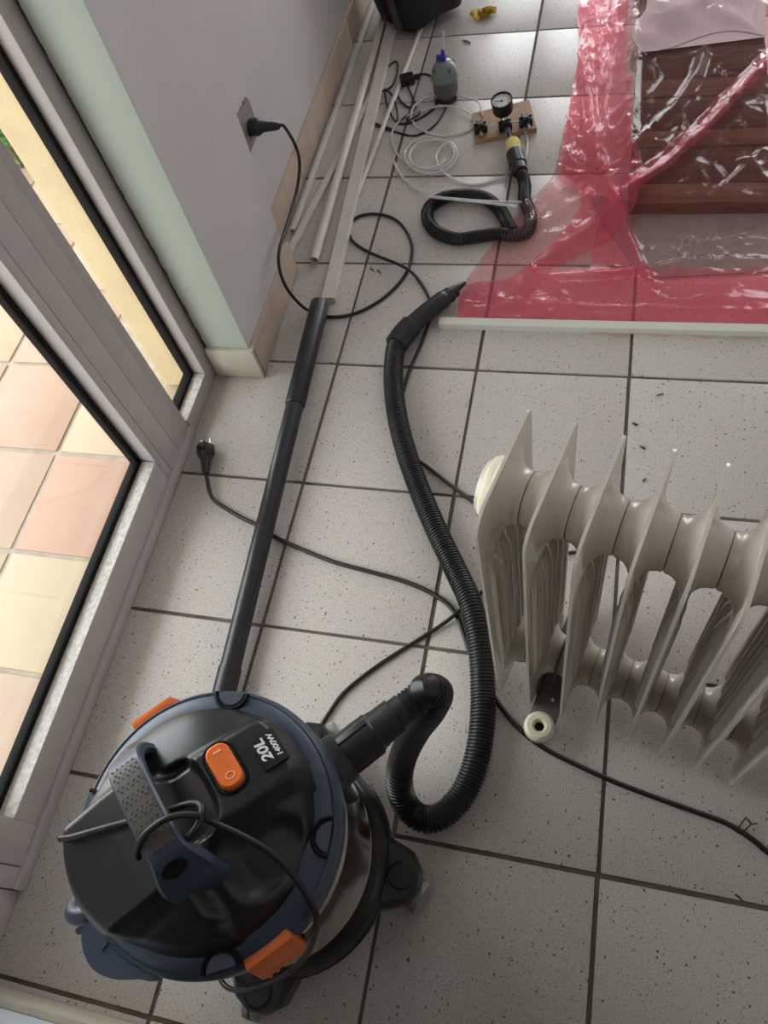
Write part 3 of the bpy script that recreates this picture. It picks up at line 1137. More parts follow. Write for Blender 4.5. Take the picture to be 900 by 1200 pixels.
fm = fin_shape().mesh('fin', 50)
fm.materials.append(M['rad'])
for i in range(NF):
    o = bpy.data.objects.new('fin', fm)
    COL.objects.link(o)
    o.parent = rad
    o.location = (i * SPC, 0, 0)
jmesh = MB().lathe([(RT - .0022, -.0008), (RT - .0022, .0008)], 40, Matrix.Rotation(pi / 2, 4, 'Y')).mesh('seam', 60)
jmesh.materials.append(M['dirt'])
for i in range(NF - 1):
    for zc in (TZU, TZL):
        o = bpy.data.objects.new('seam', jmesh)
        COL.objects.link(o)
        o.parent = rad
        o.location = ((i + .5) * SPC, TY, zc)
m = Matrix.Translation((-.018, TY, TZU)) @ Matrix.Rotation(-pi / 2, 4, 'Y')
MB().lathe([(.036, -.016), (.036, -.004), (.033, .001), (.027, .004), (0, .005)], 40, m, cap0=True).build('end_cap', M['ivory'], rad, 40)
m = Matrix.Translation((-.018, TY, TZL)) @ Matrix.Rotation(-pi / 2, 4, 'Y')
MB().lathe([(.028, -.016), (.028, -.006), (.026, -.002), (0, 0)], 40, m, cap0=True).build('end_cap', M['rad'], rad, 40)
# foot bracket hung on the lower tube by a wire clip, a plastic eye at either end
fx = SPC * 1.5
bk = MB()
bk.box((fx - .021, -.010, .030), (fx + .021, .168, .038), .003)
bk.box((fx - .021, .02, .036), (fx - .018, .13, .066), .001)
bk.box((fx + .018, .02, .036), (fx + .021, .13, .066), .001)
foot = bk.build('foot_bracket', M['rad_grey'], rad, 35)
for yy in (-.022, .178):
    m = Matrix.Translation((fx, yy, .0)) 
    e = MB()
    e.lathe([(.0072, .024), (.018, .024), (.0225, .028), (.0235, .034), (.0225, .042), (.018, .046), (.011, .0465), (.0085, .044), (.0072, .040), (.0072, .024)], 32, m)
    e.build('castor_socket', M['ivory'], foot, 35)
    MB().lathe([(0, .036), (.0072, .036)], 20, m).build('socket_hole', M['rubber'], foot)
    MB().lathe([(.008, .002), (.014, .0), (.014, .012), (.009, .022), (.009, .026)], 20, m, cap0=True, cap1=True).build('foot_pad', M['rubber'], foot, 35)
wc = [Vector((fx, TY + (RT + .0025) * cos(a), TZL + (RT + .0025) * sin(a))) for a in [radians(-20 + 220 * i / 24) for i in range(25)]]
wc = [Vector((fx, .118, .036))] + wc + [Vector((fx, .030, .036))]
MB().tube(spline(wc, .004), .0018, 8).build('wire_clip', M['rad_grey'], foot, 60)
MB().lathe([(.0035, .038), (.0035, .0405), (.002, .042), (0, .042)], 12, Matrix.Translation((fx + .004, .024, 0))).build('screw', M['brass'], foot, 35)
# control housing at the far end
cx = NF * SPC - .01
cb = MB().box((cx, -.012, .05), (cx + .085, .162, .60), .02)
ctl = cb.build('control_housing', M['rad'], rad, 40)
for zz in (.44, .34):
    MB().lathe([(.024, 0), (.022, .016), (0, .017)], 24, Matrix.Translation((cx + .085, TY, zz)) @ Matrix.Rotation(pi / 2, 4, 'Y'), cap0=True).build('dial_knob', M['ivory'], ctl, 35)
fx2 = SPC * (NF - 1.5)
f2 = MB().box((fx2 - .021, -.010, .030), (fx2 + .021, .168, .038), .003).build('foot_bracket', M['rad_grey'], rad, 35)
for yy in (-.022, .178):
    MB().lathe([(.008, .0), (.014, .0), (.014, .012), (.018, .024), (.0235, .034), (.018, .046)], 24, Matrix.Translation((fx2, yy, 0)), cap0=True, cap1=True).build('castor_socket', M['ivory'], f2, 35)


# ------------------------------------------------------------------ cords on the floor
def schuko(parent, m, pins=True):
    """plug, face towards local -z, cable leaving towards +z"""
    b = MB()
    b.lathe([(.0, 0), (.0175, 0), (.0185, .001), (.0185, .016), (.0165, .021), (.0125, .026), (.0105, .034), (.0090, .052), (.0072, .062), (.0058, .066)], 28, m, cap1=True)
    for k in range(4):
        b.lathe([(.0092 - k * .0006, .036 + k * .006), (.0106 - k * .0006, .0375 + k * .006), (.0092 - k * .0006, .039 + k * .006)], 20, m)
    for s in (-1, 1):
        b.box((-.006, s * .0185 - .0025, 0), (.006, s * .0185 + .0025, .018), .001, m)
    plug = b.build('plug', M['black'], parent, 35, world=True)
    if pins:
        q = MB()
        for s in (-1, 1):
            q.lathe([(.0023, -.019), (.0024, -.018), (.0024, .0)], 12, m @ Matrix.Translation((s * .0095, 0, 0)), cap0=True)
        q.build('pins', M['brass'], plug, 35, world=True)
    return plug


# outlet plate behind the pillar edge, and the cord plugged into it
po = MB()
c = Vector((XW, -.795, .282))
prof = [(-.043, -.040), (.040, -.040), (.041, .030), (.036, .041), (.030, .038), (.022, .043), (.012, .037), (.004, .042), (-.010, .040), (-.024, .043), (-.043, .040)]
po.add([c + Vector((0, y, z)) for y, z in prof] + [c + Vector((.006, y, z)) for y, z in prof], [tuple(range(len(prof))), tuple(range(2 * len(prof) - 1, len(prof) - 1, -1))] + [(i, (i + 1) % len(prof), len(prof) + (i + 1) % len(prof), len(prof) + i) for i in range(len(prof))])
out = tag(po.build('wall_socket', M['plate']), 'grey socket plate with ragged edge half hidden behind the wall corner', 'socket')
cordA = thing('power_cord', 'black cord plugged into the wall socket, looping on the floor to the radiator', 'cord', (XW + .01, -.78, 0))
pp = atx(294, 149, XW + .0065)
m = Matrix.Translation(pp) @ Matrix.Rotation(radians(90), 4, 'Y')
schuko(cordA, m, False)
r = .0036
endp = pp + Vector((.064, 0, 0))
pa = [endp, endp + Vector((.012, 0, 0))] + [atx(345, 168, -.135), atx(351, 190, -.142), atx(348, 222, -.148), atx(338, 258, -.145), atx(328, 290, -.14)] + [at(327, 312, .128), at(334, 334, .088), at(347, 352, .04)] + floor_path([(362, 364, .006), (385, 371), (410, 369), (436, 358), (460, 340), (477, 318), (483, 295), (479, 276), (467, 260), (450, 252), (430, 251), (415, 257), (409, 270), (413, 282), (426, 292), (445, 301, .003), (465, 309, .0085), (480, 317, .008), (492, 330), (501, 345), (505, 358), (503, 376), (494, 402), (481, 432), (473, 458), (468, 485), (472, 512), (484, 534), (505, 550), (530, 570), (560, 592), (590, 610), (625, 640)], r)
MB().tube(spline(pa, .006), r, 10).build('cable', M['cord'], cordA, 60, world=True)

cordB = thing('extension_lead', 'black cord with loose two-pin plug, running under the wand and radiator', 'cord', at(241, 540))
pb_ = at(241, 524, .0187)
dirn = (at(241.5, 560, .0187) - pb_); dirn.z = 0; dirn.normalize()
m = Matrix.Translation(pb_) @ dirn.to_track_quat('Z', 'Y').to_matrix().to_4x4()
schuko(cordB, m)
r = .0041
e = pb_ + dirn * .06
pa = [e, e + dirn * .01 - Vector((0, 0, .003))] + floor_path([(248, 582, .004), (262, 594), (284, 607), (300, 615), (318, 627, .0), (350, 642), (390, 658), (430, 669), (470, 680), (500, 692), (522, 706), (535, 722), (543, 742), (551, 766), (562, 790), (578, 815), (596, 840), (615, 860), (640, 878), (680, 898), (720, 916), (770, 935), (815, 951), (850, 964), (878, 981), (905, 1003), (960, 1045)], r)
MB().tube(spline(pa, .006), r, 10).build('cable', M['cord'], cordB, 60, world=True)

# tangle of cable by the pump
cordC = thing('power_cord', 'tangled thin black cable with dark plug beside the grey pump', 'cord', at(476, 110))
cm = MB()
r = .0026
segs = [
    [(433, 143), (445, 148, .002), (462, 154), (482, 159), (498, 155), (513, 143), (523, 125), (524, 117)],
    [(509, 126), (505, 130), (495, 137), (480, 144), (468, 145), (472, 139, .005), (482, 132, .006), (491, 130, .006), (490, 135, .008), (478, 142, .008)],
    [(480, 92, .006), (488, 88, .004), (500, 87), (508, 93), (510, 112), (511, 124)],
    [(476, 97, .006), (481, 108), (485, 119), (487, 126), (477, 125), (468, 116), (466, 105), (471, 98), (476, 95, .006)],
    [(445, 108), (446, 90), (455, 78), (463, 72), (466, 76), (464, 91), (458, 102), (446, 108, .004)],
    [(451, 104, .005), (452, 117, .005), (458, 134, .005), (465, 143, .005), (465, 128, .005), (459, 111, .005), (452, 105, .008)],
]
for sg in segs:
    cm.tube(spline(floor_path(sg, r), .006), r, 8)
cm.build('cable', M['cord'], cordC, 60, world=True)
a, b2 = at(431, 142, .004), at(458, 151.5, .004)
MB().tube([a, b2], .0038, 10).build('cable_sleeve', M['cord'], cordC, 60, world=True)
pcen = at(477, 93, .012)
m = Matrix.Translation(pcen) @ Matrix.Rotation(radians(20), 4, 'Z')
b = MB().box((-.019, -.014, -.012), (.019, .014, .012), .004, m)
b.box((.015, -.006, -.006), (.034, .006, .006), .003, m)
b.build('plug', M['black'], cordC, 35, world=True)

# ------------------------------------------------------------------ white profiles along the wall


def bar(name, label, pa_, pb_, w, h, m, hollow=False, rnd=False, cat='plastic strip', z=0.):
    a, b_ = Vector(pa_), Vector(pb_)
    a.z = b_.z = 0
    d = (b_ - a)
    L = d.length
    d.normalize()
    q = MB()
    t = .0014
    if rnd:
        n = 20
        prof = [(w / 2 * cos(2 * pi * i / n), w / 2 + w / 2 * sin(2 * pi * i / n)) for i in range(n)]
        inn = [((w / 2 - t) * cos(2 * pi * i / n), w / 2 + (w / 2 - t) * sin(2 * pi * i / n)) for i in range(n)]
    else:
        prof = [(-w / 2, 0), (w / 2, 0), (w / 2, h - .001), (w / 2 - .001, h), (-w / 2 + .001, h), (-w / 2, h - .001)]
        inn = [(-w / 2 + t, t), (w / 2 - t, t), (w / 2 - t, h - t), (w / 2 - t - .0004, h - t), (-w / 2 + t + .0004, h - t), (-w / 2 + t, h - t)]
        n = 6
    mtx = Matrix.Translation(a + Vector((0, 0, z))) @ Matrix((Vector((0, 0, 1)).cross(d) * -1, d, (0, 0, 1))).transposed().to_4x4()
    V = [Vector((x, 0, zz)) for x, zz in prof] + [Vector((x, L, zz)) for x, zz in prof]
    Fc = [(i, (i + 1) % n, n + (i + 1) % n, n + i) for i in range(n)]
    if hollow:
        V += [Vector((x, 0, zz)) for x, zz in inn] + [Vector((x, L, zz)) for x, zz in inn]
        Fc += [(2 * n + i, 3 * n + i, 3 * n + (i + 1) % n, 2 * n + (i + 1) % n) for i in range(n)]
        Fc += [(i, 2 * n + i, 2 * n + (i + 1) % n, (i + 1) % n) for i in range(n)]
        Fc += [(n + i, n + (i + 1) % n, 3 * n + (i + 1) % n, 3 * n + i) for i in range(n)]
    else:
        Fc += [tuple(range(n - 1, -1, -1)), tuple(range(n, 2 * n))]
    q.add([mtx @ v for v in V], Fc)
    o = q.build(name, m, None, 40)
    return tag(o, label, cat)


def far(a, b_, L):
    a, b_ = Vector(a), Vector(b_)
    return a + (b_ - a).normalized() * L


p, q = at(384, 349, .016), at(451, 60, .016)
bar('cable_trunking', 'widest white flat cable trunking, its near end by the wand', p, far(p, q, 1.75), .031, .016, M['white'], hollow=False)
p, q = at(368, 305, .012), at(432, 80, .012)
bar('plastic_tube', 'long round white tube lying against the widest trunking', p, far(p, q, 1.6), .022, .022, M['white'], hollow=True, rnd=True)
p, q = at(337, 297, .01), at(404, 170, .01)
bar('plastic_strip', 'short slanting white strip between baseboard and round tube', p, far(p, q, .62), .016, .011, M['white'], hollow=True)
p, q = at(343, 270, .008), at(433, 20, .008)
bar('plastic_strip', 'thin white strip along the foot of the beige baseboard', p, far(p, q, 1.35), .012, .012, M['white'], hollow=True)
p, q = at(418, 229, .008), at(482, 62, .008)
bar('plastic_tube', 'thin white tube right of the widest trunking, under the tangled cable', p, far(p, q, .78), .013, .013, M['white'], hollow=True, rnd=True)
p, q = at(515, 378, .009), at(900, 387, .009)
wbx = bar('clamp_bar', 'long pale clamping bar along the near edge of the pink film', p, far(p, q, 1.2), .020, .016, M['offwhite'], rnd=False, cat='bar')

# ------------------------------------------------------------------ black bag
bag = thing('black_bag', 'black fabric bag standing at the far end of the white strips', 'bag', at(497, 38))
bc = at(497, 40)
bb = MB()
ang = radians(48)
nu, nv = 40, 24


def bagp(u, v):
    a = 2 * pi * u
    h = v
    rr = .124 * (abs(cos(a)) ** 3.2 + abs(sin(a)) ** 3.2) ** (-1 / 3.2)
    k = (.86 + .2 * sin(pi * min(1, h * 1.1)) - .25 * max(0, h - .75)) + .02 * sin(5 * a + 7 * h)
    x, y = rr * cos(a) * k, rr * sin(a) * k
    return Vector((x * cos(ang) - y * sin(ang), x * sin(ang) + y * cos(ang), .026 + .42 * h + .008 * sin(3 * a)))


cen = Vector((bc.x - .030, bc.y + .102, 0))
bb.grid(nu, nv, lambda u, v: cen + bagp(u % 1.0, v))
bb.add([cen + bagp(i / nu, 1) for i in range(nu)] + [cen + Vector((0, 0, .46))], [(i, (i + 1) % nu, nu) for i in range(nu)])
bb.add([cen + bagp(i / nu, 0) for i in range(nu)], [tuple(range(nu - 1, -1, -1))])
bb.build('bag_body', M['bag'], bag, 60, world=True)
st = MB()
for k in (-.06, .06):
    pth = [cen + Vector((-.062 + k * .4, -.085 - k * .4, .03)), cen + Vector((-.075 + k * .4, -.10 - k * .4, .16)), cen + Vector((-.068 + k * .4, -.09 - k * .4, .3))]
    st.tube(spline(pth, .02), .014, 8)
st.build('strap', M['bag_strap'], bag, 60, world=True)

# ------------------------------------------------------------------ pump
pump = thing('vacuum_pump', 'small grey pump with domed top and blue valve', 'pump', at(524, 117))
pc = pump.location
MB().lathe([(.022, 0), (.027, .003), (.028, .010), (.026, .018)], 32, cap0=True, cap1=True).build('rubber_foot', M['pump_foot'], pump, 35)
MB().lathe([(.026, .016), (.031, .024), (.032, .032), (.032, .060), (.0335, .064)], 32, cap0=True, cap1=True).build('pump_body', M['pump_body'], pump, 35)
MB().lathe([(.0335, .060), (.0355, .064), (.0355, .068), (.034, .071), (.032, .084), (.026, .096), (.016, .104), (0, .107)], 32).build('pump_dome', M['pump_dome'], pump, 35)
for a in (40, 130, 220, 310):
    MB().lathe([(.004, .070), (.005, .092), (.004, .096), (0, .096)], 12, Matrix.Translation((.027 * cos(radians(a)), .027 * sin(radians(a)), 0))).build('screw_boss', M['pump_body'], pump, 35)
vb = MB().lathe([(.006, .104), (.006, .112), (.0085, .113), (.0085, .120), (.006, .121), (.006, .132), (.004, .133)], 16, Matrix.Translation((.003, 0, 0)), cap1=True)
vb.box((-.016, -.006, .108), (0, .004, .120), .002)
vlv = vb.build('valve', M['blue_bright'], pump, 35)
MB().tube([(.004, 0, .13), (.005, .004, .155), (.006, .01, .172)], .0032, 10).build('outlet_pipe', M['white'], pump, 60)
MB().tube([(.0085, -.004, .105), (.009, -.004, .132)], .0022, 8).build('valve_stem', M['white'], pump, 60)

# ------------------------------------------------------------------ gauge board
q = [at(553, 133, .012), at(620, 117, .012), at(629, 150, .012), at(557, 165, .012)]
gb = thing('gauge_board', 'small plywood board carrying a round pressure gauge and black fittings', 'gauge board', at(590, 142))
b = MB()
b.prism([(p.x, p.y) for p in reversed(q)], .0, .0125)
b.build('board', M['board'], gb, world=True)
gc = at(588, 119, .074)
ax = Vector((-.06, -.16, .97)).normalized()
gm = Matrix.Translation(gc) @ ax.to_track_quat('Z', 'Y').to_matrix().to_4x4()
gau = MB().lathe([(.012, -.030), (.0235, -.028), (.0255, -.022), (.0255, .001), (.0265, .003), (.0265, .006), (.0240, .006), (.0235, .001)], 40, gm, cap0=True).build('gauge_case', M['black'], gb, 35, world=True)
MB().lathe([(.0236, .0012), (0, .0014)], 32, gm).build('dial', M['dial'], gau, world=True)
tkm = MB()
for k in range(9):
    a = radians(-135 + k * 270 / 8)
    r_ = Matrix.Rotation(a, 4, 'Z')
    tkm.box((.016, -.0007, .0016), (.0205, .0007, .0019), 0, gm @ r_)
tkm.box((-.004, -.0006, .0022), (.016, .0006, .0026), 0, gm @ Matrix.Rotation(radians(200), 4, 'Z'))
tkm.lathe([(.0028, .0018), (.0024, .0032), (0, .0034)], 12, gm)
tkm.build('dial_marks', M['rubber'], gau, world=True)
bottom = gc - ax * .022 + Vector((.004, -.022, -.010))
fit = at(592, 147, .022)
MB().tube([gc - ax * .024, gc.lerp(fit, .55), gc.lerp(fit, .6), gc.lerp(fit, .75), gc.lerp(fit, .78), fit], [.006, .006, .0085, .0085, .005, .005], 12).build('gauge_stem', M['brass'], gb, 40, world=True)
dx = (q[1] - q[0]).normalized()
dy = (q[0] - q[3]).normalized()
bz = Matrix((dx, Vector((0, 0, 1)).cross(dx), Vector((0, 0, 1)))).transposed().to_4x4()


def fitting(c_, knob):
    m = Matrix.Translation(c_) @ bz
    b = MB()
    b.box((-.016, -.011, -.010), (.016, .011, .008), .003, m)
    b.box((-.006, -.019, -.006), (.006, .019, .006), .002, m)
    b.lathe([(.010, .006), (.011, .010), (.008, .016), (0, .016)], 16, m)
    for k in range(6):
        b.box((.006, -.002, .009), (.015, .002, .015), .0015, m @ Matrix.Rotation(k * pi / 3, 4, 'Z'))
    o = b.build('valve_block', M['black'], gb, 35, world=True)
    MB().tube([m @ Vector((knob * .002, -.016, 0)), m @ Vector((knob * .002, -.026, .0)), m @ Vector((knob * .002, -.0262, 0)), m @ Vector((knob * .002, -.031, 0))], [.0048, .0048, .0034, .0034], 10).build('nipple', M['brass'], o, 40, world=True)


fitting(at(563, 150, .0225), -1)
fitting(at(592, 147, .0225), 0)
fitting(at(616, 142, .0225), 1)
MB().tube([at(567, 149, .022), at(612, 142, .022)], .0032, 8).build('link_tube', M['clear_tube'], gb, 60, world=True)
MB().tube([at(594, 150, .022), at(597, 156, .020)], .0062, 12).build('blue_collar', M['blue_bright'], gb, 60, world=True)

# ------------------------------------------------------------------ short black hose coil to the board
coil = thing('ribbed_hose', 'short black ribbed hose lying in a ring with yellow foam collar', 'hose', at(545, 255))
z1 = .0155
hp = [at(606, 196, .024), at(612, 206, .021), at(615, 218, z1), at(615, 234, z1), at(622, 253, z1), at(618, 270, z1), at(602, 276, z1), at(584, 274, z1), at(560, 277, z1), at(535, 280, z1), at(512, 272, z1), at(501, 257, z1), at(504, 242, z1), at(522, 231, z1), at(546, 228, z1), at(568, 232, z1), at(583, 243, z1), at(590, 252, z1), at(595, 262, .018), at(601, 272, .018)]
b = MB()
corrugated(b, hp, .0150, pitch=.0048, depth=.0018, n=16)
b.build('ribbed_tube', M['hose'], coil, 30, world=True)
b = MB().tube(spline([at(601, 176, .029), at(606, 190, .027), at(609.5, 200, .024)], .003), [.0205] * 3 + [.0215] * 30, 24) if False else MB()
s0, s1 = at(603, 180, .026), at(610, 203, .024)
dd = (s1 - s0)
b.tube([s0, s0 + dd * .02, s0 + dd * .62, s0 + dd * .66, s0 + dd * .95, s1], [.0195, .0212, .0212, .0185, .0185, .0155], 28)
b.build('sleeve', M['black'], coil, 35, world=True)
f0 = at(600.5, 166, .026)
fo = MB().tube([f0, f0.lerp(s0, .15), f0.lerp(s0, .6), s0 + dd * .05], [.0150, .0185, .0185, .0175], 20)
fo.build('foam_collar', M['foam'], coil, 40, world=True)
MB().tube([at(596, 155, .021), at(599, 165, .0245), at(601, 170, .026)], .0052, 12).build('stub_pipe', M['black'], coil, 60, world=True)

# ------------------------------------------------------------------ clear tubing
ct = thing('clear_tubing', 'coil of thin clear plastic tubing between the pump and gauge board', 'tubing', at(505, 180))
cm = MB()
r = .0031
loops = [
    [(566, 136, .012), (560, 119, .014), (545, 114, .012), (529, 111, .01), (507, 112, .008), (490, 120, .006), (482, 132, .006), (486, 146, .004), (500, 155, .002), (520, 159), (541, 156), (554, 148, .002), (554, 137, .004), (541, 128, .006), (520, 124, .006), (495, 129, .006), (475, 137, .004), (462, 149, .002), (459, 165), (464, 178), (474, 190), (490, 198), (508, 199, .002), (524, 193, .004), (532, 183, .005), (530, 172, .005), (520, 165, .004), (503, 161, .003), (487, 165, .003), (476, 175, .003), (475, 187, .005), (485, 198, .006), (503, 203, .006), (522, 199, .006), (534, 188, .006), (535, 176, .006), (526, 166, .006), (508, 164, .008), (492, 167, .008), (481, 177, .008), (482, 190, .009), (496, 197, .009), (515, 194, .01), (522, 186, .01)],
    [(527, 166, .009), (517, 172, .008), (511, 184, .006), (516, 198, .004), (528, 208, .002), (545, 215), (562, 216), (580, 211), (594, 206, .004)],
    [(462, 190), (468, 203), (480, 216), (497, 227, .006), (515, 231, .032), (545, 234, .034), (575, 236, .033), (600, 237, .026), (622, 237, .012)],
    [(498, 230, .034), (530, 233.5, .036), (560, 236.5, .036), (590, 240, .034), (606, 242, .032)],
    [(614, 150, .01), (617, 160), (618, 172), (616, 184), (611, 196)],
]
for lp in loops:
    cm.tube(spline(floor_path(lp, r), .005), r, 8)
cm.build('tubing', M['clear_tube'], ct, 60, world=True)

# ------------------------------------------------------------------ wooden stack, felt and cloth under the film
ZW = .036
stack = thing('wooden_panel', 'dark brown boards lying under the pink film', 'wooden boards', (.9, -.3, 0))
yy = -.745
for wdt, mm in ((.065, 'wood_mid'), (.12, 'wood_dark'), (.058, 'wood_mid'), (.125, 'wood_dark'), (.07, 'wood_mid'), (.13, 'wood_dark'), (.13, 'wood_dark'), (.13, 'wood_mid'), (.13, 'wood_dark')):
    MB().box((.572 + random.uniform(-.006, .006), yy + .001, .003), (.868 + random.uniform(-.004, .004), yy + wdt - .001, ZW + random.uniform(-.003, .001)), .002).build('board', M[mm], stack, 40, world=True)
    yy += wdt
fb = MB()


def feltp(u, v):
    x, y = lerp(.57, .86, u), lerp(-.16, .34, v)
    e = min(u, 1 - u, v, 1 - v)
    k = sstep(0, .22, e)
    z = ZW + .004 + k * (.024 + .010 * sin(x * 31 + 2) * sin(y * 27) + .006 * sin(x * 63 + y * 40))
    return (x + .02 * sin(y * 22), y + .035 * sin(x * 17 + 1), z)


fb.grid(50, 50, feltp)
fb.add([(p[0], p[1], ZW + .002) for p in (feltp(0, 0), feltp(1, 0), feltp(1, 1), feltp(0, 1))], [(3, 2, 1, 0)])
tag(fb.build('felt_sheet', M['felt'], None, 60), 'whitish padded sheet bunched over the dark boards under pink film', 'felt')
cb = MB()
pc_ = [at(u, v, .003) for u, v in ((692, 228), (706, 262), (735, 300), (756, 326), (830, 322), (905, 318), (980, 316), (1000, 250), (900, 243), (800, 240), (740, 236))]
cb.prism([(p.x, p.y) for p in reversed(pc_)], .0012, .0032)
tag(cb.build('grey_cloth', M['mesh_grey'], None), 'flat grey cloth under the pink film in front of the boards', 'cloth')

# ------------------------------------------------------------------ pink film bag
film = thing('plastic_film', 'large crumpled transparent pink plastic film spread over boards and floor', 'plastic film', (.6, -.7, 0))
EDGE = [(p.y, p.x) for p in [at(u, v, .004) for u, v in ((534, 377), (537, 362), (541, 338), (552, 320), (566, 300), (590, 270), (615, 242), (640, 215), (652, 197), (657, 165), (666, 130), (672, 95), (680, 50), (676, 20), (677, 0))]]
EDGE += [(.3, .41), (.5, .40), (.75, .43)]


def xleft(y):
    if y <= EDGE[0][0]:
        return EDGE[0][1]
    for (ya, xa), (yb, xb) in zip(EDGE, EDGE[1:]):
        if ya <= y <= yb:
            return lerp(xa, xb, (y - ya) / max(1e-6, yb - ya))
    return EDGE[-1][1]


RIDGES = []
for pts, h, sg in (
        (((900, 88), (860, 130), (820, 175), (775, 215), (720, 250), (660, 290), (615, 325)), .022, .016),
        (((832, 40), (815, 100), (790, 140), (757, 172), (735, 195)), .016, .010),
        (((738, 0), (742, 80), (738, 150), (735, 195), (700, 235)), .012, .012),
        (((680, 60), (690, 120), (700, 180), (712, 215)), .014, .014),
        (((700, 205), (720, 235), (748, 300), (762, 330)), .010, .009),
        (((560, 330), (620, 322), (720, 318), (800, 305), (900, 300)), .008, .010),
        (((590, 300), (640, 255), (690, 225)), .010, .010),
        (((840, 235), (815, 270), (790, 320)), .009, .008),
        (((890, 190), (850, 230), (825, 280)), .009, .008),
        (((545, 360), (600, 352), (700, 356), (900, 362)), .006, .006),
        (((655, 195), (680, 205), (720, 200)), .012, .008),
        (((614, 240), (622, 256), (619, 272), (604, 277)), .032, .022),
        (((870, 200), (905, 235), (930, 300)), .010, .010)):
    RIDGES.append(([at(u, v, .02) for u, v in pts], h, sg))


CRUMPLE = [(at(u, v, .02), r_, a_) for u, v, r_, a_ in ((672, 150, .09, 1.2), (680, 190, .07, 1.2), (690, 60, .08, .8), (548, 345, .05, 1.2), (770, 335, .035, 1.0), (893, 368, .05, .9), (835, 290, .11, .8), (620, 355, .06, .6), (720, 30, .07, .8), (752, 172, .06, .8), (790, 180, .06, .5))]


def dseg(px, py, a, b):
    dx, dy = b.x - a.x, b.y - a.y
    t = max(0, min(1, ((px - a.x) * dx + (py - a.y) * dy) / (dx * dx + dy * dy)))
    return hypot(px - a.x - dx * t, py - a.y - dy * t)


from mathutils import noise as mnoise


def crease(x, y, s, seed):
    """sharp-ridged noise for crumpled film"""
    n = mnoise.noise(Vector((x * s + seed, y * s, seed * 1.7)))
    return (1 - min(1, abs(n) * 3.2)) ** 2


def film_z(x, y):
    # rests on boards, felt and floor
    e = min(x - .572, y + .745, .868 - x)
    z = .006 + (ZW + .004) * sstep(-.075, .008, e)
    if y > -.26:
        k = sstep(.52, .64, x) * sstep(-.24, -.08, y) * sstep(.93, .84, x)
        z += .036 * k
    for pts, h, sg in RIDGES:
        d = min(dseg(x, y, a, b) for a, b in zip(pts, pts[1:]))
        if d < sg * 3:
            z += h * exp(-(d / sg) ** 2)
    c = 0
    for p, rr, am in CRUMPLE:
        d = hypot(x - p.x, y - p.y)
        if d < rr:
            c += am * sstep(rr, rr * .3, d)
    z += .004 * crease(x, y, 5, 3.1) + .0022 * crease(x, y, 13, 8.7)
    if c > 0:
        z += c * (.009 * crease(x, y, 24, 5.2) + .005 * crease(x, y, 52, 1.3))
    return z


ft = MB()
FY0, FY1, FX1 = EDGE[0][0], .62, 1.45
NU, NV = 190, 330


def film_pt(u, v, top=True):
    y = lerp(FY0, FY1, v)
    xl = xleft(y) + .006 * mnoise.noise(Vector((y * 22, 3, 1)))
    x = lerp(xl, FX1, u ** 1.15)
    if not top:
        return (x, y, .0016)
    z = film_z(x, y)
    k = sstep(0, .02, u)
    k2 = sstep(0, .03, v)
    z = lerp(.004 + .010 * max(0, mnoise.noise(Vector((y * 30, 9, 2)))), z, k)
    z = lerp(.004, z, k2)
    return (x, y, z)


ft.grid(NU, NV, film_pt)
ft.build('upper_film', M['pink_film'], film, 180, world=True)
fbm = MB().grid(30, 60, lambda u, v: film_pt(u, v, False))
fbm.build('lower_film', M['pink_film'], film, 180, world=True)


def ribbon(A, B, nu, nv, lift, amp, seed, sx=1., sy=1., name='folded_film'):
    """crumpled layer between two edges given as pixels on the floor"""
    pa_ = spline([at(u, v, .01) for u, v in A], .01)
    pb_ = spline([at(u, v, .01) for u, v in B], .01)
    b = MB()

    def f(u, v):
        a = pa_[min(len(pa_) - 1, int(u * (len(pa_) - 1) + .5))]
        c = pb_[min(len(pb_) - 1, int(u * (len(pb_) - 1) + .5))]
        p = a.lerp(c, v)
        wv = .010 * mnoise.noise(Vector((p.x * 26 + seed, p.y * 26, seed)))
        x, y = p.x + wv, p.y + wv * .7
        e = min(v, 1 - v, u, 1 - u)
        z = film_z(x, y) + lift + amp * crease(x * sx, y * sy, 14, seed) * sstep(0, .12, e) + amp * .22 * crease(x * sx, y * sy, 34, seed + 4)
        return (x, y, z)
    b.grid(nu, nv, f)
    return b.build(name, M['pink_fold'], film, 180, world=True)


ribbon([(676, 0), (680, 50), (668, 120), (660, 165), (655, 196), (665, 210)], [(737, -5), (733, 60), (738, 120), (737, 165), (738, 190), (735, 205)], 90, 40, .004, .014, 2.2, 1.5, .45)
ribbon([(538, 340), (537, 352), (535, 374)], [(545, 322), (600, 330), (600, 372)], 20, 20, .006, .010, 9.4) if False else None
ribbon([(541, 336), (580, 330), (640, 322), (720, 318), (780, 318), (850, 316), (905, 312), (1000, 306)], [(536, 374), (580, 375), (640, 376), (720, 378), (780, 379), (850, 381), (905, 383), (1000, 386)], 160, 34, .003, .007, 5.6, .5, 1.3)
ribbon([(665, 205), (680, 232), (672, 258), (650, 280), (628, 305), (600, 325)], [(745, 195), (752, 230), (735, 262), (700, 288), (668, 306), (625, 328)], 70, 30, .005, .010, 7.7)
ribbon([(735, 262), (752, 300), (770, 330)], [(712, 225), (700, 270), (690, 322)], 40, 20, .002, .004, 3.9)
ribbon([(905, 96), (862, 138), (822, 182), (778, 222), (735, 250)], [(890, 78), (848, 122), (806, 166), (762, 204), (722, 232)], 70, 12, .004, .006, 6.1)
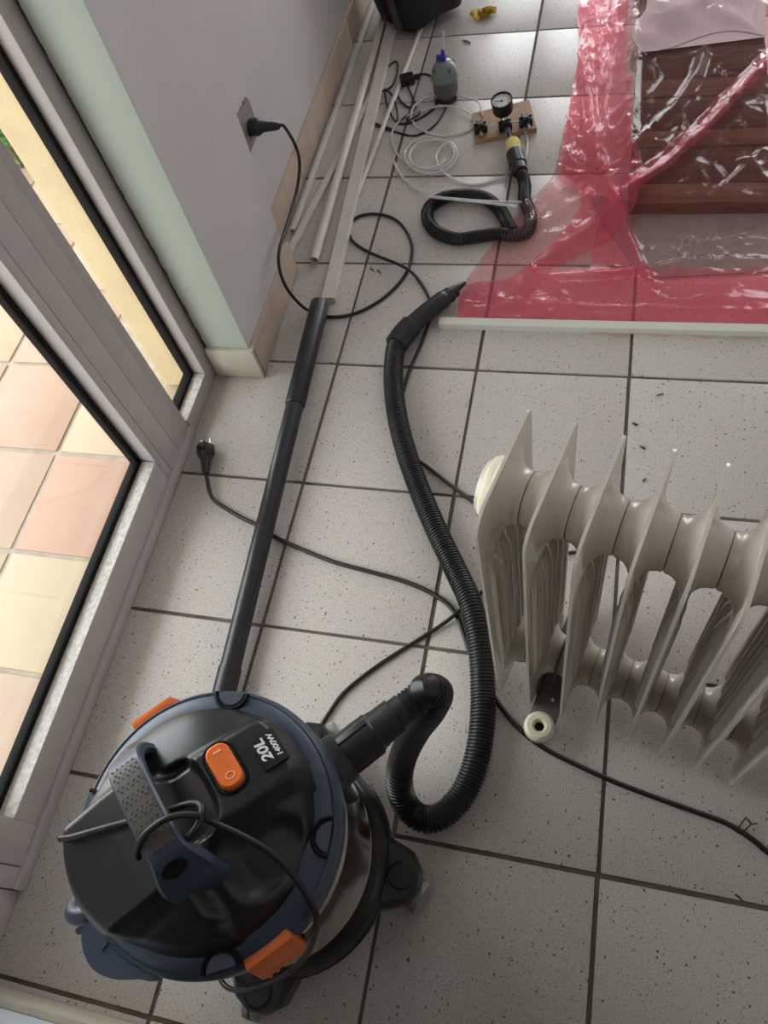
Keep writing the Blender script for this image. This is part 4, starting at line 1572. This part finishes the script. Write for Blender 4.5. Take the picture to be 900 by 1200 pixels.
# pink edge showing in front of the clamp bar
e = MB()
e.grid(60, 4, lambda u, v: (lambda p: (p.x, p.y + .004 * sin(u * 40), .0016 + .0015 * v))(at(lerp(690, 1000, u), lerp(386, 393 + 6 * u, v), .002)))
e.build('front_hem', M['pink_film'], film, 180, world=True)

# ------------------------------------------------------------------ litter
yp = MB()
rnd = random.Random(11)
pc_ = at(566, 18, .0)
for k in range(9):
    a = rnd.uniform(0, 6.28)
    c = pc_ + Vector((rnd.uniform(-.022, .022), rnd.uniform(-.018, .018), 0))
    tilt = rnd.uniform(.3, 1.3)
    m = Matrix.Translation(c + Vector((0, 0, .012))) @ Matrix.Rotation(a, 4, 'Z') @ Matrix.Rotation(tilt, 4, 'X')
    yp.grid(4, 3, lambda u, v: m @ Vector(((u - .5) * .034, (v - .5) * .018, .004 * sin(u * 7 + k))))
mn = min(p.z for p in yp.v)
yp.v = [p - Vector((0, 0, mn - .0005)) for p in yp.v]
tag(yp.build('paper_scrap', M['yellow_paper'], None, 60), 'crumpled yellow paper scrap on the far floor tiles', 'paper')


def chip(u, v, du, dv, w, label):
    a, b_ = at(u - du / 2, v - dv / 2, .001), at(u + du / 2, v + dv / 2, .001)
    d = (b_ - a).normalized()
    s = Vector((0, 0, 1)).cross(d) * w / 2
    z = Vector((0, 0, .0015))
    q = MB()
    mid = a.lerp(b_, .5) + z
    V = []
    for p, k in ((a, .5), (mid, 1.1), (b_, .6)):
        V += [p - s * k, p + s * k, p + s * k * .8 + z, p - s * k * .8 + z]
    V = [Vector((p.x, p.y, max(.0002, p.z))) for p in V]
    Fc = [(3, 2, 1, 0), (8, 9, 10, 11)]
    for r in range(2):
        for i in range(4):
            Fc.append((r * 4 + i, r * 4 + (i + 1) % 4, r * 4 + 4 + (i + 1) % 4, r * 4 + 4 + i))
    q.add(V, Fc)
    tag(q.build('debris_chip', M['chip'], None), label, 'debris')


chip(547, 49, 9, 3, .008, 'dark chip on the tile right of the grey pump')
chip(744, 497.5, 6, 3, .005, 'dark chip nearest the joint behind the third radiator fin')
chip(753, 525, 6, 4, .004, 'small dark chip beside the tip of the third radiator fin')
chip(773, 463, 9, -3, .0025, 'thin dark sliver on the tile above the two dark chips')
chip(755, 563, 3, -5, .003, 'tiny dark chip next to the fourth radiator fin')
chip(436, 316, 5, 3, .003, 'dark curl left inside the cord loop')
chip(444, 318, 4, 4, .003, 'dark curl under the crossing of the cord loop')
tw = MB()
for pth in ([(862, 975), (868, 966), (875, 957)], [(864, 976), (874, 972), (880, 966), (888, 965)], [(876, 960), (880, 965)]):
    tw.tube([at(u, v, .0035 + .004 * i) for i, (u, v) in enumerate(pth)], [.0016, .0013, .0011, .0008][:len(pth)], 6)
tag(tw.build('dry_twig', M['twig'], None, 60), 'dry forked twig lying against the cord at right', 'twig')
tw = MB().tube([at(861, 1048, .0015), at(866, 1051, .0022), at(871, 1057, .0012)], [.0012, .0016, .0008], 6)
tag(tw.build('dry_twig', M['twig'], None, 60), 'short dark twig on the tile joint at lower right', 'twig')
